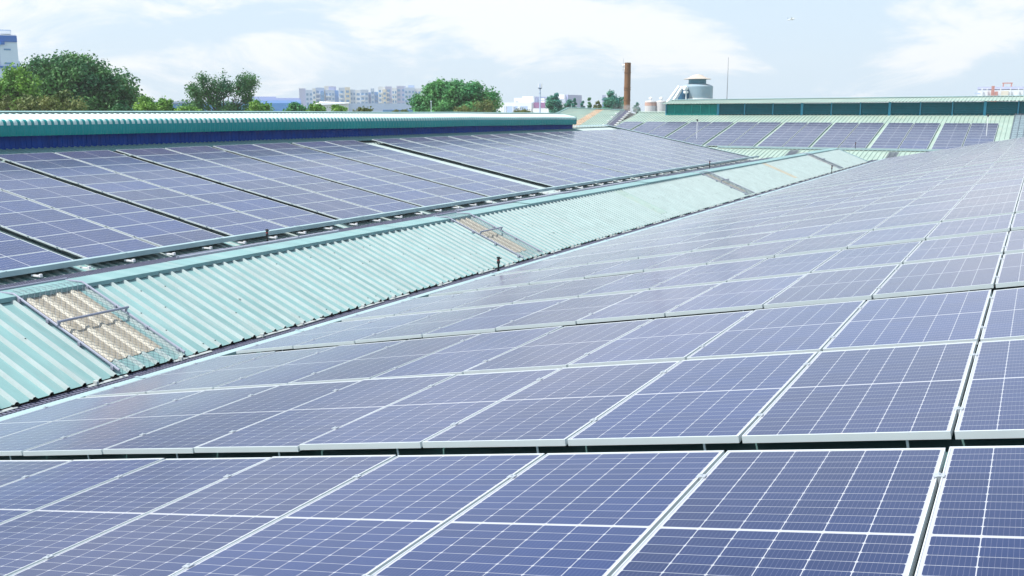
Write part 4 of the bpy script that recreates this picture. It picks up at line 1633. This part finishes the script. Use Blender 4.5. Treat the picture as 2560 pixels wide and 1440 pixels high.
# shopping building with its sign
YAW[0] = math.radians(-28)
d = 420
t = thing('shopping_centre', 'white shopping building with a purple shop sign, beyond the tree line', 'shop', tuple(stand(1300, d, GROUND)))
o_, info = block(t, 'wall', 1240, 1333, 256, d, 40, M_BW)
block(t, 'shaded_wall', 1257, 1322, 265.5, d - .3, 4, mat('shade_blue_wall', (.42, .55, .80), .6, .3), py_bot=290)  # shade of the lower bays painted in as pale blue
for a, b in ((1262, 1264.5), (1281, 1283.5), (1294, 1301), (1318, 1320)):
    block(t, 'pier', a, b, 266, d - 1.2, 1.4, M_BW)
block(t, 'wall', 1284, 1304, 245, d + 20, 20, M_BW)
block(t, 'window', 1288, 1303, 249.5, d + 19.9, .3, M_BG, py_bot=251.5)
block(t, 'window', 1289, 1296, 253, d + 19.9, .3, M_BG, py_bot=254.7)
block(t, 'wall', 1304, 1334.5, 241, d + 6, 20, M_BW)
block(t, 'side_wall', 1334.5, 1339, 241.5, d + 6.2, 18, M_BG)  # shaded side of the white block, put in as grey
block(t, 'wall', 1339, 1362, 245.5, d + 8, 20, M_BW)
block(t, 'window', 1340, 1362, 250, d + 7.9, .3, M_BG, py_bot=251.6)
block(t, 'wall', 1362, 1392, 258, d + 8, 20, M_BW)
block(t, 'canopy', 1330, 1374, 271, d - 30, 20, M_BW, py_bot=290)
block(t, 'wall', 1392, 1411.5, 236.5, d + 30, 15, M_BW)
block(t, 'side_wall', 1411.5, 1419.5, 237, d + 30.3, 14, M_BG)  # grey colour carries the shade on this side too
YAW[0] = 0.0
sg = thing('shop_sign', 'purple sign board with white letters beside the telecom mast', 'sign', tuple(stand(1346, d - 2, 0)))
_, si = block(sg, 'board', 1330.5, 1362.5, 256.2, d - 2, .6, M_SIGN, py_bot=270)
fc = bpy.data.curves.new('lettering', 'FONT')
fc.body = '\u00c6ON'
fc.size = 1.75
fc.extrude = .05
fc.align_x = 'CENTER'
fc.align_y = 'CENTER'
to = bpy.data.objects.new('lettering', fc)
COL.objects.link(to)
dg = bpy.context.evaluated_depsgraph_get()
me = bpy.data.meshes.new_from_object(to.evaluated_get(dg))
bpy.data.objects.remove(to)
lt = bpy.data.objects.new('lettering', me)
me.materials.clear()
me.materials.append(M_BW)
COL.objects.link(lt)
lt.parent = sg
s_, f_ = facade_frame(1346, d)
lpos = at(1345.5, 264, d - 2.15)
rot = Matrix((s_, Vector((0, 0, 1)), -f_)).transposed().to_4x4()
lt.matrix_world = Matrix.Translation(lpos) @ rot @ Matrix.Diagonal((1.15, 1.0, 1, 1))
lt.matrix_parent_inverse = Matrix.Translation(-sg.location)

t = thing('office_tower', 'hazy blue grey slab standing behind the bluish pointed tree', 'tower block', tuple(stand(1509, 500, GROUND)))
_, info = block(t, 'wall', 1505, 1514, 238, 500, 12, M_BG)
windows(t, info, 5, 2, 3.2, 1.5, .6, 1.2)

# telecom mast
d = 260
p = stand(1350, d, GROUND)
t = thing('telecom_mast', 'slender white telecom mast with panel antennas before the shop sign', 'mast', tuple(p))
zt = lambda py: hgt(py, 1350, d) - GROUND
bm = bmesh.new()
tube(bm, [(0, 0, 0), (0, 0, zt(221)), (0, 0, zt(209))], [.24, .17, .10], 10)
obj('pole', bm, M_BLG, t)
bm = bmesh.new()
lathe(bm, [(.2, zt(223)), (.55, zt(220.5)), (.55, zt(219.5)), (.2, zt(219))], seg=16)
lathe(bm, [(.26, zt(233)), (.30, zt(232.5)), (.26, zt(232))], seg=12)
obj('platform', bm, mat('mast_blue', (.10, .2, .36), .5, .4), t)
for k in range(6):
    b2 = bmesh.new()
    an = k * math.pi / 3 + .3
    box(b2, (.52 * math.cos(an), .52 * math.sin(an), zt(214 + (k % 2))), (.16, .16, 1.0), Matrix.Rotation(an, 3, 'Z'))
    tube(b2, [(.45 * math.cos(an), .45 * math.sin(an), zt(221)), (.45 * math.cos(an), .45 * math.sin(an), zt(208 + k % 3))], .025, 5)
    obj('antenna', b2, M_BW, t)
d = 75
p = stand(1078, d, GROUND)
t = thing('mast', 'thin grey pole before the big rounded tree', 'pole', tuple(p))
bm = bmesh.new()
tube(bm, [(0, 0, 0), (0, 0, hgt(252, 1078, d) - GROUND)], .028, 6)
box(bm, (0, 0, hgt(253, 1078, d) - GROUND), (.12, .08, .06))
obj('pole', bm, M_GALV, t)

# process plant on the far right horizon
d = 520
t = thing('process_plant', 'hazy grey and red industrial plant above the far roof at right', 'plant', tuple(stand(2490, d, GROUND)))
M_PR = mat('plant_red', (.50, .20, .17), .6, .3)
block(t, 'hall', 2446, 2546, 226, d, 20, M_BW)
block(t, 'deck', 2445, 2547, 217, d + 2, 18, M_BG, py_bot=223)
for i, (a, b) in enumerate(((2449, 2452), (2462, 2464), (2495, 2498), (2520, 2522), (2540, 2542))):
    block(t, 'column', a, b, 221, d - 2, 1.5, M_BW)
block(t, 'tower', 2474, 2481, 215, d - 3, 2, M_PR)
block(t, 'tower', 2483, 2490, 229, d - 3, 2, M_PR)
block(t, 'duct', 2500, 2516, 227, d - 2, 2, M_CR, py_bot=240)
block(t, 'gantry_leg', 2501, 2504, 207, d + 4, 1, M_PR, py_bot=219)
block(t, 'gantry_leg', 2521, 2524, 207, d + 4, 1, M_PR, py_bot=219)
block(t, 'gantry_beam', 2501, 2524, 206.5, d + 3.9, 1.2, M_PR, py_bot=209)
block(t, 'jib', 2433, 2446, 232, d, 3, M_BLG, py_bot=235)

# airliner
d = 2300
p = at(1978, 48, d)
t = thing('airliner', 'tiny white airliner high in the sky at upper right', 'airplane', tuple(p))
s_, f_ = facade_frame(1978, d)
rot = Matrix((s_, f_, Vector((0, 0, 1)))).transposed()
bm = bmesh.new()
tube(bm, [rot @ Vector(v) for v in ((-8, 0, -1.6), (-6.5, 0, -1.3), (6, 2, 1.2), (9.5, 2.5, 1.9))], [.5, 1.5, 1.5, .3], 10)
obj('fuselage', bm, M_BW, t)
bm = bmesh.new()
for s in (1, -1):
    a_, b_, c_, d_ = (-1, .5, -.3), (2.2, .9, .3), (3.2 + s * 1.0, s * 11, 1.0 - s * 2.0), (1.8 + s, s * 11, .8 - s * 2.0)
    for dz in (0, .3):
        quad(bm, *[rot @ Vector((v[0], v[1], v[2] + dz)) for v in (a_, b_, c_, d_)])
obj('wing', bm, M_BW, t)
bm = bmesh.new()
for dy in (-.15, .15):
    quad(bm, *[rot @ Vector(v) for v in ((-7.6, dy, -.6), (-5.2, dy, .2), (-7.4, dy, 4.4), (-8.6, dy, 4.2))])
obj('tail_fin', bm, M_BLG, t)

# ------------------------------------------------------------------ smoke at the foot of the chimney
sm = bpy.data.materials.new('smoke_wisp')
sm.use_nodes = True
nt = sm.node_tree
nt.nodes.clear()
so_ = N(nt, 'ShaderNodeOutputMaterial')
sv = N(nt, 'ShaderNodeVolumePrincipled')
sv.inputs['Color'].default_value = (.95, .97, 1, 1)
tc_ = N(nt, 'ShaderNodeTexCoord')
nz_ = N(nt, 'ShaderNodeTexNoise')
nz_.inputs['Scale'].default_value = .9
nz_.inputs['Detail'].default_value = 4
nt.links.new(tc_.outputs['Object'], nz_.inputs['Vector'])
mr_ = N(nt, 'ShaderNodeMapRange')
mr_.inputs['From Min'].default_value = .42
mr_.inputs['From Max'].default_value = .70
mr_.inputs['To Max'].default_value = .35
nt.links.new(nz_.outputs['Fac'], mr_.inputs['Value'])
nt.links.new(mr_.outputs[0], sv.inputs['Density'])
nt.links.new(sv.outputs[0], so_.inputs['Volume'])
bm = bmesh.new()
bmesh.ops.create_icosphere(bm, subdivisions=3, radius=1.0)
c_ = stand(1560, 127, 0)
for v in bm.verts:
    w_ = 1 + .25 * math.sin(v.co.x * 5 + v.co.z * 4) + .15 * math.sin(v.co.y * 7)
    v.co = Vector((v.co.x * 2.6 * w_, v.co.y * 1.2, v.co.z * .75 * w_ + .25 + .25 * v.co.x))
o = obj('smoke', bm, sm)
o.location = (c_.x, c_.y, .1)
tag(o, None, kind='stuff')

# ------------------------------------------------------------------ haze in the air
bm = bmesh.new()
box2(bm, (-760, -60, GROUND - 1.0), (160, 800, 42))
hz = obj('haze', bm, bpy.data.materials.new('haze_air'))
hm = hz.data.materials[0]
hm.use_nodes = True
hm.node_tree.nodes.clear()
ho = N(hm.node_tree, 'ShaderNodeOutputMaterial')
hv = N(hm.node_tree, 'ShaderNodeVolumePrincipled')
hv.inputs['Color'].default_value = (0.97, 0.985, 1.0, 1)
hv.inputs['Density'].default_value = 0.00045
hv.inputs['Anisotropy'].default_value = 0.1
hm.node_tree.links.new(hv.outputs[0], ho.inputs['Volume'])
hz['kind'] = 'stuff'
